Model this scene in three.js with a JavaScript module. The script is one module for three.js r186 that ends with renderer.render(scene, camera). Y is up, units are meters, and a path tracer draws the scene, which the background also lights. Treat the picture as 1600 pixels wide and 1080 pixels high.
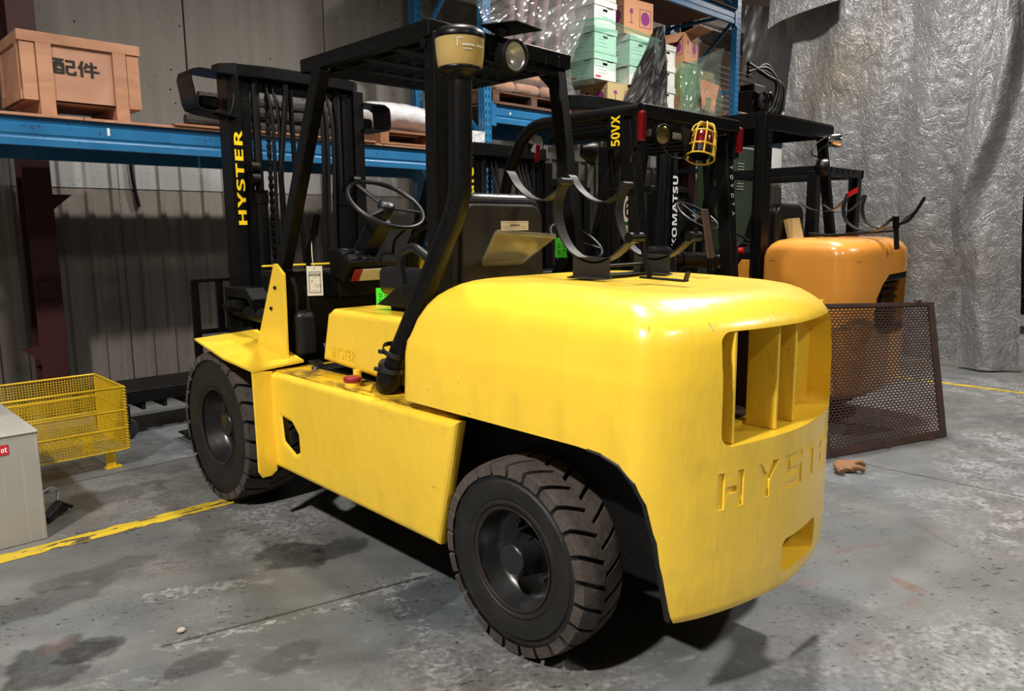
import * as THREE from 'three';
import { RoundedBoxGeometry } from 'three/addons/geometries/RoundedBoxGeometry.js';
import { mergeGeometries, mergeVertices, toCreasedNormals } from 'three/addons/utils/BufferGeometryUtils.js';
import { FontLoader } from 'three/addons/loaders/FontLoader.js';
import { TextGeometry } from 'three/addons/geometries/TextGeometry.js';
import { RectAreaLightUniformsLib } from 'three/addons/lights/RectAreaLightUniformsLib.js';
import { Brush, Evaluator, SUBTRACTION, ADDITION } from 'three-bvh-csg';

// ---------------------------------------------------------------- camera, light, exposure
const scene = new THREE.Scene();
const YAW = 44.28, PITCH = 8.75, ROLL = -0.46, FPX = 1180, EYE = new THREE.Vector3(0, 1.55, 0);
const RAD = Math.PI / 180;
const camera = new THREE.PerspectiveCamera(2 * Math.atan(540 / FPX) / RAD, 1600 / 1080, 0.05, 60);
camera.position.copy(EYE);
camera.rotation.set(-PITCH * RAD, -YAW * RAD, ROLL * RAD, 'YXZ');
camera.updateMatrixWorld();
const renderer = new THREE.WebGLRenderer({ antialias: true });
renderer.toneMapping = THREE.LinearToneMapping;
renderer.toneMappingExposure = 1.0;
renderer.shadowMap.enabled = true;
scene.background = new THREE.Color(0x000000);
RectAreaLightUniformsLib.init();
const CEIL = 6.6;
// high-bay lamps: x, z, intensity, warmth of each
const LAMPS = [
  [-2.5, -1.3, 33, 0xfff8ee], [3.0, -3.1, 10, 0xfff8ee], [6.7, -3.0, 18, 0xfff8ee], [12.8, -4.6, 20, 0xfff8ee], [1.2, 3.2, 8, 0xfff8ee], [7.4, 2.8, 13, 0xfff8ee],
];
// ---------------------------------------------------------------- helpers
const V = (x, y, z) => new THREE.Vector3(x, y, z);
const _ori = new WeakMap();                       // world origin of each group or mesh
const names = new Map();
function numbered(n) { const k = names.get(n) || 0; names.set(n, k + 1); return k ? n + '_' + String(k).padStart(3, '0') : n; }
function rng(seed) { let s = seed >>> 0; return () => { s = (s + 0x6D2B79F5) >>> 0; let t = Math.imul(s ^ (s >>> 15), 1 | s); t = (t + Math.imul(t ^ (t >>> 7), 61 | t)) ^ t; return ((t ^ (t >>> 14)) >>> 0) / 4294967296; }; }
// a photograph pixel gives a ray; the plane it lies on gives the point
function at(px, py, pl) {
  const d = V((px - 800) / FPX, (540 - py) / FPX, -1).applyQuaternion(camera.quaternion);
  const a = Object.keys(pl)[0], t = (pl[a] - EYE[a]) / d[a];
  return EYE.clone().addScaledVector(d, t);
}
function boxUV(g) {                               // uv in metres from the dominant axis
  if (g.index) g = g.toNonIndexed();
  const p = g.attributes.position, n = g.attributes.normal, uv = new Float32Array(p.count * 2);
  for (let i = 0; i < p.count; i += 3) {
    let ax = 0, ay = 0, az = 0;
    for (let k = 0; k < 3; k++) { ax += n.getX(i + k); ay += n.getY(i + k); az += n.getZ(i + k); }
    ax = Math.abs(ax); ay = Math.abs(ay); az = Math.abs(az);
    for (let k = 0; k < 3; k++) {
      const j = i + k, x = p.getX(j), y = p.getY(j), z = p.getZ(j);
      if (ay >= ax && ay >= az) { uv[2 * j] = x; uv[2 * j + 1] = z; }
      else if (ax >= az) { uv[2 * j] = z; uv[2 * j + 1] = y; }
      else { uv[2 * j] = x; uv[2 * j + 1] = y; }
    }
  }
  g.setAttribute('uv', new THREE.BufferAttribute(uv, 2));
  return g;
}
function clean(g, keepUV) {
  if (!g.attributes.normal) g.computeVertexNormals();
  for (const k of Object.keys(g.attributes)) if (!['position', 'normal', 'uv'].includes(k)) g.deleteAttribute(k);
  if (g.index) g = g.toNonIndexed();
  if (!keepUV || !g.attributes.uv) g = boxUV(g);
  g.clearGroups(); g.morphAttributes = {};
  return g;
}
function merge(geos, keepUV) { const l = [geos].flat(9).filter(Boolean).map(g => clean(g, keepUV)); return l.length === 1 ? l[0] : mergeGeometries(l, false); }
// one named mesh in world coordinates, placed under parent
function mk(name, geos, mat, parent, opt = {}) {
  const g = merge(geos, opt.uv);
  const o = (parent && _ori.get(parent)) || V(0, 0, 0);
  let pos = V(0, 0, 0);
  if (!parent && opt.base !== false) { g.computeBoundingBox(); const b = g.boundingBox; pos = V((b.min.x + b.max.x) / 2, b.min.y, (b.min.z + b.max.z) / 2); }
  g.translate(-o.x - pos.x, -o.y - pos.y, -o.z - pos.z);
  const m = new THREE.Mesh(g, mat); m.name = parent ? name : numbered(name); m.castShadow = m.receiveShadow = true;
  m.position.copy(pos);
  _ori.set(m, parent ? o : pos);
  if (opt.label) m.userData.label = opt.label;
  if (opt.kind) m.userData.kind = opt.kind;
  (parent || scene).add(m);
  return m;
}
function thing(name, label, category, pos, group) {
  const o = new THREE.Group(); o.name = numbered(name); scene.add(o); o.position.copy(pos); _ori.set(o, pos.clone());
  o.userData = { label, category }; if (group) o.userData.group = group;
  return o;
}
function tag(o, label, category, group) { Object.assign(o.userData, { label, category }); if (group) o.userData.group = group; return o; }
function struct(o) { o.userData.kind = 'structure'; return o; }
function copyOf(o, pos, label, turn) {
  const c = o.clone(); c.name = numbered(o.name.replace(/_\d+$/, '')); c.userData = { ...o.userData }; if (label) c.userData.label = label;
  c.position.copy(pos); if (turn !== undefined) c.rotation.y = turn; scene.add(c); return c;
}
// geometry builders (world coordinates)
function box(x0, x1, y0, y1, z0, z1, r = 0.004) {
  const sx = Math.abs(x1 - x0), sy = Math.abs(y1 - y0), sz = Math.abs(z1 - z0); r = Math.min(r, sx * .45, sy * .45, sz * .45);
  const g = r > 0.0005 ? new RoundedBoxGeometry(sx, sy, sz, r > .02 ? 3 : 1, r) : new THREE.BoxGeometry(sx, sy, sz);
  g.translate((x0 + x1) / 2, (y0 + y1) / 2, (z0 + z1) / 2); return g;
}
function cbox(c, sx, sy, sz, r = 0.004, rot) {
  r = Math.min(r, sx * .45, sy * .45, sz * .45);
  const g = r > 0.0005 ? new RoundedBoxGeometry(sx, sy, sz, r > .02 ? 3 : 1, r) : new THREE.BoxGeometry(sx, sy, sz);
  if (rot) g.applyMatrix4(new THREE.Matrix4().makeRotationFromEuler(new THREE.Euler(rot[0], rot[1], rot[2])));
  g.translate(c.x, c.y, c.z); return g;
}
function frame(a, b, side = V(1, 0, 0)) {        // matrix with local z along a->b, local x near side
  const z = b.clone().sub(a).normalize(); let x = side.clone().addScaledVector(z, -side.dot(z));
  if (x.lengthSq() < 1e-6) { x = V(0, 0, 1).addScaledVector(z, -z.z); } x.normalize();
  const y = z.clone().cross(x);
  return new THREE.Matrix4().makeBasis(x, y, z).setPosition(a.clone().add(b).multiplyScalar(.5));
}
function bar(a, b, w, h, r = 0.004, side) {       // w along side, h across
  const L = a.distanceTo(b); r = Math.min(r, w * .45, h * .45);
  const g = r > .0005 ? new RoundedBoxGeometry(w, h, L, 1, r) : new THREE.BoxGeometry(w, h, L);
  return g.applyMatrix4(frame(a, b, side));
}
function cyl(a, b, r0, r1 = r0, n = 20, open = false) {
  const L = a.distanceTo(b), g = new THREE.CylinderGeometry(r1, r0, L, n, 1, open); g.rotateX(Math.PI / 2); return g.applyMatrix4(frame(a, b));
}
function tube(pts, r, n = 8, seg, closed = false, tension = .5) {
  const c = new THREE.CatmullRomCurve3(pts, closed, 'catmullrom', tension);
  return capEnds(new THREE.TubeGeometry(c, seg || Math.max(8, pts.length * 6), r, n, closed), c, r, n, closed);
}
function capEnds(g, c, r, n, closed) {
  if (closed) return g;
  const caps = [0, 1].map(t => { const p = c.getPoint(t), d = c.getTangent(t).multiplyScalar(t ? 1 : -1); const q = new THREE.CircleGeometry(r, n); q.applyQuaternion(new THREE.Quaternion().setFromUnitVectors(V(0, 0, 1), d)); q.translate(p.x, p.y, p.z); return q; });
  return [g, ...caps];
}
// polyline of straight pipe runs with rounded bends
function pipe(pts, r, bend = .06, n = 10) {
  const path = new THREE.CurvePath();
  let prev = pts[0];
  for (let i = 1; i < pts.length - 1; i++) {
    const a = pts[i].clone().sub(prev), b = pts[i + 1].clone().sub(pts[i]); const k = Math.min(bend, a.length() * .49, b.length() * .49);
    const p0 = pts[i].clone().addScaledVector(a.normalize(), -k), p1 = pts[i].clone().addScaledVector(b.normalize(), k);
    path.add(new THREE.LineCurve3(prev, p0)); path.add(new THREE.QuadraticBezierCurve3(p0, pts[i], p1)); prev = p1;
  }
  path.add(new THREE.LineCurve3(prev, pts[pts.length - 1]));
  return capEnds(new THREE.TubeGeometry(path, pts.length * 14, r, n, false), path, r, n, false);
}
// a flat strap of width w along dir following pts, thickness t
function strap(pts, dir, w, t, seg = 24) {
  const c = new THREE.CatmullRomCurve3(pts), P = [], I = [];
  for (let i = 0; i <= seg; i++) {
    const u = i / seg, p = c.getPoint(u), T = c.getTangent(u), N = T.clone().cross(dir).normalize().multiplyScalar(t / 2), D = dir.clone().multiplyScalar(w / 2);
    for (const [a, b] of [[1, 1], [-1, 1], [-1, -1], [1, -1]]) P.push(...p.clone().addScaledVector(D, a).addScaledVector(N, b).toArray());
    if (i < seg) for (let k = 0; k < 4; k++) { const a = i * 4 + k, b = i * 4 + (k + 1) % 4; I.push(a, a + 4, b, b, a + 4, b + 4); }
  }
  I.push(0, 1, 2, 0, 2, 3); const e = seg * 4; I.push(e, e + 2, e + 1, e, e + 3, e + 2);
  let g = new THREE.BufferGeometry(); g.setAttribute('position', new THREE.Float32BufferAttribute(P, 3)); g.setIndex(I);
  g.computeVertexNormals(); return toCreasedNormals(g, .6);
}
// polygon extruded: axis 'x' takes points [z, y], 'y' takes [x, z], 'z' takes [x, y]; from a to b along the axis
function poly(pts, axis, a, b, bevel = 0, holes, bseg = 2) {
  const mkp = (l, T) => { const s = new T(); l.forEach((p, i) => i ? s.lineTo(p[0], p[1]) : s.moveTo(p[0], p[1])); s.closePath(); return s; };
  const s = Array.isArray(pts) ? mkp(pts, THREE.Shape) : pts; if (holes) for (const h of holes) s.holes.push(Array.isArray(h) ? mkp(h, THREE.Path) : h);
  const lo = Math.min(a, b), hi = Math.max(a, b), d = hi - lo;
  const g = new THREE.ExtrudeGeometry(s, { depth: Math.max(1e-4, d - 2 * bevel), bevelEnabled: bevel > 0, bevelThickness: bevel, bevelSize: bevel, bevelOffset: -bevel, bevelSegments: bseg, curveSegments: 16, steps: 1 });
  g.translate(0, 0, bevel + (bevel > 0 ? 0 : 0));
  if (axis === 'z') g.translate(0, 0, lo);
  else if (axis === 'x') { const m = new THREE.Matrix4().makeBasis(V(0, 0, 1), V(0, 1, 0), V(-1, 0, 0)); g.applyMatrix4(m); g.translate(hi, 0, 0); }
  else { const m = new THREE.Matrix4().makeBasis(V(1, 0, 0), V(0, 0, 1), V(0, -1, 0)); g.applyMatrix4(m); g.translate(0, hi, 0); }
  return g;
}
// a quad of four world points given thickness t along its normal
function quad(p, t = .006, nu = 1, nv = 1, bend) {
  const P = [], I = [], N = p[1].clone().sub(p[0]).cross(p[3].clone().sub(p[0])).normalize();
  for (const s of [.5, -.5]) for (let j = 0; j <= nv; j++) for (let i = 0; i <= nu; i++) {
    const u = i / nu, v = j / nv, q = p[0].clone().multiplyScalar((1 - u) * (1 - v)).addScaledVector(p[1], u * (1 - v)).addScaledVector(p[2], u * v).addScaledVector(p[3], (1 - u) * v);
    if (bend) q.addScaledVector(N, bend(u, v)); q.addScaledVector(N, s * t); P.push(q.x, q.y, q.z);
  }
  const w = nu + 1, o = w * (nv + 1);
  for (let j = 0; j < nv; j++) for (let i = 0; i < nu; i++) { const a = j * w + i; I.push(a, a + 1, a + w, a + 1, a + w + 1, a + w); const b = a + o; I.push(b, b + w, b + 1, b + 1, b + w, b + w + 1); }
  const edge = (a, b) => I.push(a, a + o, b, b, a + o, b + o);
  for (let i = 0; i < nu; i++) { edge(i, i + 1); edge(nv * w + i + 1, nv * w + i); }
  for (let j = 0; j < nv; j++) { edge((j + 1) * w, j * w); edge(j * w + nu, (j + 1) * w + nu); }
  const g = new THREE.BufferGeometry(); g.setAttribute('position', new THREE.Float32BufferAttribute(P, 3)); g.setIndex(I); g.computeVertexNormals();
  return toCreasedNormals(g, .5);
}
function lathe(prof, pos, axis = 'y', n = 32) {   // prof [radius, along]
  const g = new THREE.LatheGeometry(prof.map(p => new THREE.Vector2(Math.max(p[0], 1e-4), p[1])), n);
  if (axis === 'x') g.rotateZ(-Math.PI / 2); else if (axis === 'z') g.rotateX(Math.PI / 2); else if (axis.isVector3) g.applyQuaternion(new THREE.Quaternion().setFromUnitVectors(V(0, 1, 0), axis.clone().normalize()));
  g.translate(pos.x, pos.y, pos.z); return g;
}
const fonts = { bold: await new FontLoader().loadAsync('fonts/droid/droid_sans_bold.typeface.json'), serif: await new FontLoader().loadAsync('fonts/droid/droid_serif_bold.typeface.json'), reg: await new FontLoader().loadAsync('fonts/droid/droid_sans_regular.typeface.json') };
// text in the plane with origin o, right r, up u; height h, stretched sx
function text(str, o, r, u, h, { font = 'bold', depth = .002, sx = 1, center = false } = {}) {
  const g = new TextGeometry(str, { font: fonts[font], size: h, depth, curveSegments: 4, bevelEnabled: false });
  g.computeBoundingBox(); if (center) g.translate(-(g.boundingBox.min.x + g.boundingBox.max.x) / 2, 0, 0);
  const n = r.clone().cross(u);
  g.applyMatrix4(new THREE.Matrix4().makeBasis(r.clone().multiplyScalar(sx), u, n).setPosition(o)); return g;
}
function mirrorX(g, cx) {                         // mirrored copy about the plane x = cx
  return [g].flat(9).filter(Boolean).map(q => { q = clean(q.clone(), true); const p = q.attributes.position, n = q.attributes.normal;
    for (let i = 0; i < p.count; i++) { p.setX(i, 2 * cx - p.getX(i)); n.setX(i, -n.getX(i)); }
    for (const A of Object.values(q.attributes)) for (let i = 0; i < A.count; i += 3) for (let k = 0; k < A.itemSize; k++) { const a = A.array[(i + 1) * A.itemSize + k]; A.array[(i + 1) * A.itemSize + k] = A.array[(i + 2) * A.itemSize + k]; A.array[(i + 2) * A.itemSize + k] = a; }
    return q; });
}
// noise
function hash(x, y, s) { let h = Math.imul(x, 374761393) + Math.imul(y, 668265263) + Math.imul(s, 1274126177); h = Math.imul(h ^ (h >>> 13), 1274126177); return ((h ^ (h >>> 16)) >>> 0) / 4294967296; }
const _N = 4096, _P = new Int32Array(_N), _R = new Float32Array(_N);
{ const r = rng(12345); for (let i = 0; i < _N; i++) { _P[i] = i; _R[i] = r(); } for (let i = _N - 1; i > 0; i--) { const j = Math.floor(r() * (i + 1)), t = _P[i]; _P[i] = _P[j]; _P[j] = t; } }
function vn(x, y, s = 1, per = 0) {
  const xi = Math.floor(x), yi = Math.floor(y), fx = x - xi, fy = y - yi, u = fx * fx * (3 - 2 * fx), v = fy * fy * (3 - 2 * fy);
  let x0 = xi, x1 = xi + 1, y0 = yi, y1 = yi + 1; if (per) { x0 %= per; if (x0 < 0) x0 += per; x1 %= per; if (x1 < 0) x1 += per; y0 %= per; if (y0 < 0) y0 += per; y1 %= per; if (y1 < 0) y1 += per; }
  const q = s * 131, A = _P[(x0 + q) & 4095], B = _P[(x1 + q) & 4095];
  const a = _R[_P[(A + y0) & 4095]], b = _R[_P[(B + y0) & 4095]], c = _R[_P[(A + y1) & 4095]], d = _R[_P[(B + y1) & 4095]];
  return a + (b - a) * u + (c - a) * v + (a - b - c + d) * u * v;
}
function fbm(x, y, o = 4, s = 1, per = 0) { let a = .5, t = 0, n = 0; for (let i = 0; i < o; i++) { t += a * vn(x, y, s + i, per); n += a; x *= 2; y *= 2; per *= 2; a *= .5; } return t / n; }
function tex(w, h, fn, { srgb = true, repeat = [1, 1] } = {}) {   // fn(u, v, out[3]) in 0..255
  const d = new Uint8Array(w * h * 4), o = [0, 0, 0, 255];
  for (let j = 0; j < h; j++) for (let i = 0; i < w; i++) { o[3] = 255; fn(i / w, j / h, o); const k = (j * w + i) * 4; for (let c = 0; c < 4; c++) d[k + c] = o[c] < 0 ? 0 : o[c] > 255 ? 255 : o[c]; }
  const t = new THREE.DataTexture(d, w, h, THREE.RGBAFormat); t.wrapS = t.wrapT = THREE.RepeatWrapping; t.magFilter = THREE.LinearFilter; t.minFilter = THREE.LinearMipmapLinearFilter; t.generateMipmaps = true;
  if (srgb) t.colorSpace = THREE.SRGBColorSpace; t.repeat.set(...repeat); t.needsUpdate = true; return t;
}
function canvasTex(w, h, draw) { const c = document.createElement('canvas'); c.width = w; c.height = h; draw(c.getContext('2d'), w, h); const t = new THREE.CanvasTexture(c); t.colorSpace = THREE.SRGBColorSpace; t.anisotropy = 4; return t; }
// flat print: a quad with 0..1 uv at corners bl, br, tr, tl
function print(p) { const g = new THREE.BufferGeometry(); g.setAttribute('position', new THREE.Float32BufferAttribute([p[0], p[1], p[2], p[0], p[2], p[3]].flatMap(q => q.toArray()), 3)); g.setAttribute('uv', new THREE.Float32BufferAttribute([0, 0, 1, 0, 1, 1, 0, 0, 1, 1, 0, 1], 2)); g.computeVertexNormals(); return g; }
// ---------------------------------------------------------------- materials
const std = (color, roughness = .5, metalness = 0, extra = {}) => new THREE.MeshStandardMaterial({ color, roughness, metalness, side: THREE.DoubleSide, ...extra });
const phy = (color, roughness, extra = {}) => new THREE.MeshPhysicalMaterial({ color, roughness, side: THREE.DoubleSide, ...extra });
const NB = (per, oct, lo = 0, hi = 255, n = 256, seed = 3, rep = 1) => tex(n, n, (u, v, o) => { o[0] = o[1] = o[2] = lo + (hi - lo) * fbm(u * per, v * per, oct, seed, per); }, { srgb: false, repeat: [rep, rep] });
const bumpFine = NB(16, 4, 0, 255, 256, 5, 2.5), bumpCoarse = NB(6, 5, 0, 255, 256, 9, .8);
// hand-brushed enamel: smears, faint darker rubs and small chips
function paintTex(base, chip, seed, amt = 1) {
  return tex(768, 768, (u, v, o) => {
    const a = fbm(u * 4, v * 4, 3, seed, 4) - .5, b = fbm(u * 40, v * 8, 2, seed + 20, 8) - .5, c = vn(u * 90, v * 90, seed + 40, 90);
    const k = 1 + amt * (a * .10 + b * .04), ch = c > .93 && vn(u * 9, v * 9, seed + 50, 9) > .72 ? .5 : 0;
    const rub = Math.max(0, fbm(u * 16, v * 6, 3, seed + 60, 2) - .66) * 1.1 * amt;
    for (let i = 0; i < 3; i++) { const q = base[i] * k; o[i] = q + (chip[i] - q) * Math.max(ch, Math.min(.5, rub)); }
  }, { repeat: [.6, .6] });
}
const paintBump = tex(512, 512, (u, v, o) => { o[0] = o[1] = o[2] = 90 + 110 * fbm(u * 9, v * 9, 4, 31, 9) + 40 * fbm(u * 60, v * 14, 2, 33, 0); }, { srgb: false, repeat: [1.3, 1.3] });
const M = {};
M.yellow = phy(0xffffff, .33, { map: paintTex([243, 203, 58], [150, 112, 36], 11, .6), bumpMap: paintBump, bumpScale: .006, clearcoat: .5, clearcoatRoughness: .16 });
M.deck = phy(0xffffff, .5, { map: tex(512, 512, (u, v, o) => { const a = fbm(u * 5, v * 5, 4, 71, 5), b = fbm(u * 22, v * 22, 3, 72, 22), d = Math.min(1, Math.max(0, (a * .6 + b * .4 - .46) * 4)); o[0] = 226 + (96 - 226) * d; o[1] = 184 + (74 - 184) * d; o[2] = 34 + (30 - 34) * d; }, { repeat: [1.1, 1.1] }), clearcoat: .25, clearcoatRoughness: .3 });
M.orange = phy(0xffffff, .3, { map: paintTex([218, 146, 58], [80, 50, 20], 15, .7), clearcoat: .7, clearcoatRoughness: .12, bumpMap: bumpCoarse, bumpScale: .0015 });
const blackTex = tex(512, 512, (u, v, o) => { const a = fbm(u * 7, v * 7, 4, 81, 7), b = fbm(u * 60, v * 60, 2, 82, 60); const k = 9 + 7 * a + (b > .74 ? 8 : 0); o[0] = k; o[1] = k; o[2] = k * 1.02; }, { repeat: [1, 1] });
M.black = phy(0xffffff, .36, { map: blackTex, specularIntensity: .4, bumpMap: bumpFine, bumpScale: .0006 });
M.blackDull = phy(0xffffff, .6, { map: blackTex, specularIntensity: .4 });
M.dark = phy(0x121110, .8, { specularIntensity: .4 });
M.steel = std(0x4a4a4c, .35, .85);
M.chrome = std(0xc8c8ca, .12, 1);
M.hose = phy(0x0d0d0e, .5, { specularIntensity: .5 });
const rubberTex = tex(512, 512, (u, v, o) => { const a = fbm(u * 6, v * 6, 4, 91, 6), b = fbm(u * 40, v * 40, 3, 92, 40); const k = 15 + 8 * b + Math.max(0, a - .5) * 30; o[0] = k * 1.05; o[1] = k; o[2] = k * .98; }, { repeat: [2, 2] });
M.rubber = std(0xffffff, .62, 0, { map: rubberTex, bumpMap: bumpFine, bumpScale: .0015 });
const treadTex = tex(512, 512, (u, v, o) => { const a = fbm(u * 5, v * 5, 4, 95, 5), b = fbm(u * 50, v * 50, 3, 96, 50); const k = 60 + 28 * (a - .5) + 26 * (b - .5); o[0] = k * 1.12; o[1] = k; o[2] = k * .93; }, { repeat: [2, 2] });
M.tread = std(0xffffff, .85, 0, { map: treadTex, bumpMap: bumpFine, bumpScale: .003 });
M.rim = phy(0x17181a, .38, { clearcoat: .4, clearcoatRoughness: .25, bumpMap: bumpFine, bumpScale: .001 });
M.rimWorn = phy(0x3a2f29, .35, { metalness: .5 });
M.yellowTrim = std(0xe8c21a, .4);
M.decalYellow = std(0xf2cc12, .45);
M.decalWhite = std(0xcfd2d0, .5);
M.red = phy(0xb01218, .25, { clearcoat: .6 });
M.redLamp = phy(0x6a080d, .2, { clearcoat: .4 });
M.redCap = std(0x8e1f28, .45);
M.vinyl = phy(0x17171a, .38, { bumpMap: bumpFine, bumpScale: .0012, specularIntensity: .7 });
M.shell = std(0x1d1710, .5, 0, { bumpMap: bumpFine, bumpScale: .001 });
M.lens = phy(0xe9ecec, .04, { transmission: .9, thickness: 0, ior: 1.45, transparent: true });
M.reflector = std(0xe2e2dc, .28, .6);
M.amberBowl = phy(0xd8bd78, .22, { transmission: .45, thickness: 0, clearcoat: .5 });
M.clear = phy(0xe6e4d8, .1, { transmission: .88, thickness: 0, ior: 1.45 });
const blueTex = tex(512, 512, (u, v, o) => { const a = fbm(u * 6, v * 6, 4, 101, 6), b = fbm(u * 50, v * 50, 2, 102, 50), c = b > .84 ? .6 : 1; o[0] = (20 + 14 * a) * c + (1 - c) * 60; o[1] = (88 + 22 * a) * c; o[2] = (136 + 22 * a) * c; }, { repeat: [.9, .9] });
M.blue = phy(0xffffff, .38, { map: blueTex, clearcoat: .3, clearcoatRoughness: .3 });
const woodTex = (c0, c1, seed, fx = 3, fy = 40) => tex(512, 512, (u, v, o) => { const w = fbm(u * 3, v * 3, 3, seed, 3) * 1.6, g = fbm(u * fx + w * .4, v * fy + w * 3, 3, seed + 2, 0), b = fbm(u * 6, v * 6, 3, seed + 4, 6); const k = g * .6 + b * .4; for (let i = 0; i < 3; i++) o[i] = c0[i] + (c1[i] - c0[i]) * k; });
M.ply = std(0xffffff, .7, 0, { map: woodTex([138, 96, 72], [196, 146, 114], 111, 2, 14) });
M.plyFace = std(0xffffff, .7, 0, { map: woodTex([150, 108, 86], [190, 146, 120], 115, 2, 6) });
M.pallet = std(0xffffff, .8, 0, { map: woodTex([104, 68, 46], [176, 122, 84], 121) });
M.palletDark = std(0xffffff, .85, 0, { map: woodTex([60, 42, 32], [112, 78, 56], 125) });
const cardTex = (c, seed) => tex(256, 256, (u, v, o) => { const a = fbm(u * 5, v * 5, 4, seed, 5), b = fbm(u * 3, v * 70, 2, seed + 2, 0); const k = .9 + .14 * a + .06 * b; for (let i = 0; i < 3; i++) o[i] = c[i] * k; });
M.carton = std(0xffffff, .8, 0, { map: cardTex([176, 130, 98], 131) });
M.cartonTan = std(0xffffff, .8, 0, { map: cardTex([176, 158, 112], 133) });
M.cartonRed = std(0xffffff, .8, 0, { map: cardTex([128, 78, 58], 135) });
M.paper = std(0xffffff, .75, 0, { map: cardTex([212, 214, 210], 137) });
M.filmGreen = phy(0xd6f4e9, .1, { transmission: .93, thickness: 0, ior: 1.4 });
M.filmClear = phy(0xf4f2f2, .1, { transmission: .93, thickness: 0, ior: 1.6 });
M.filmWhite = phy(0xd6d8dc, .25, { transmission: .2, thickness: 0, clearcoat: .6, clearcoatRoughness: .15, bumpMap: bumpCoarse, bumpScale: .02 });
M.bagBlack = phy(0x0c0b0c, .5, { specularIntensity: .5 });
M.canvas = std(0x2b2723, .9, 0, { bumpMap: bumpFine, bumpScale: .006 });
M.canvasDark = std(0x191614, .9, 0, { bumpMap: bumpFine, bumpScale: .006 });
M.maroon = phy(0x3d1214, .6, { bumpMap: bumpFine, bumpScale: .001 });
M.greyCab = std(0xffffff, .5, 0, { map: tex(512, 512, (u, v, o) => { const a = fbm(u * 4, v * 4, 4, 141, 4), s = fbm(u * 60, v * 3, 2, 143, 0) > .72 ? 8 : 0; const k = 142 + 14 * a + s; o[0] = k; o[1] = k * .99; o[2] = k * .95; }, { repeat: [1, 1] }) });
M.cabDirt = std(0xffffff, .6, 0, { map: cardTex([128, 112, 70], 144) });
M.wireYellow = phy(0xcaa616, .4, { clearcoat: .3 });
M.rust = std(0xffffff, .7, .2, { map: tex(512, 512, (u, v, o) => { const a = fbm(u * 9, v * 9, 4, 151, 9), b = fbm(u * 40, v * 40, 3, 152, 40); const k = a * .6 + b * .4; o[0] = 34 + 52 * k; o[1] = 28 + 26 * k; o[2] = 26 + 16 * k; }, { repeat: [1, 1] }) });
M.glove = std(0x7f5b3e, .9, 0, { bumpMap: bumpFine, bumpScale: .004 });
M.greenTag = std(0x35d321, .55); M.cream = std(0xd9cfae, .6); M.white = std(0xd8d8d4, .5); M.ink = std(0x141414, .7);
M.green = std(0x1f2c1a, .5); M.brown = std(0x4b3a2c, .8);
M.pipeGrey = std(0x8c8d8e, .4, .4);
// ---------------------------------------------------------------- the hall
const XW0 = -7, XW1 = 17, ZW0 = -7.4, ZW1 = 9;
// painted concrete: colour in world coordinates so that neighbouring slabs match
const seg = (x, z, a, b) => { const dx = b[0] - a[0], dz = b[1] - a[1], t = Math.max(0, Math.min(1, ((x - a[0]) * dx + (z - a[1]) * dz) / (dx * dx + dz * dz))); return [Math.hypot(x - a[0] - t * dx, z - a[1] - t * dz), t]; };
const STAINS = [[1.66, -3.24, .15, .17, .5], [1.86, -3.14, .15, .10, .42], [.56, -3.0, .17, .16, .5], [.70, -2.99, .10, .10, .42], [1.85, -2.42, .20, .10, .25], [1.2, -2.42, .13, .08, .22], [.95, -2.62, .1, .06, .3], [1.25, -4.75, .35, .16, .3], [.62, -3.55, .3, .1, .25], [.9, -3.7, .25, .08, .2]];
const RUST = [[3.39, -1.02, .12, .035, -1.2, .5], [3.55, -1.36, .06, .03, .3, .35], [3.72, -1.28, .14, .02, .5, .32], [4.1, -1.15, .2, .018, -.9, .4], [3.1, -1.35, .1, .05, .4, .25], [3.25, -.95, .05, .04, 0, .3], [.62, -3.12, .1, .06, 0, .28], [2.75, -.95, .12, .06, .3, .2]];
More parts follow.
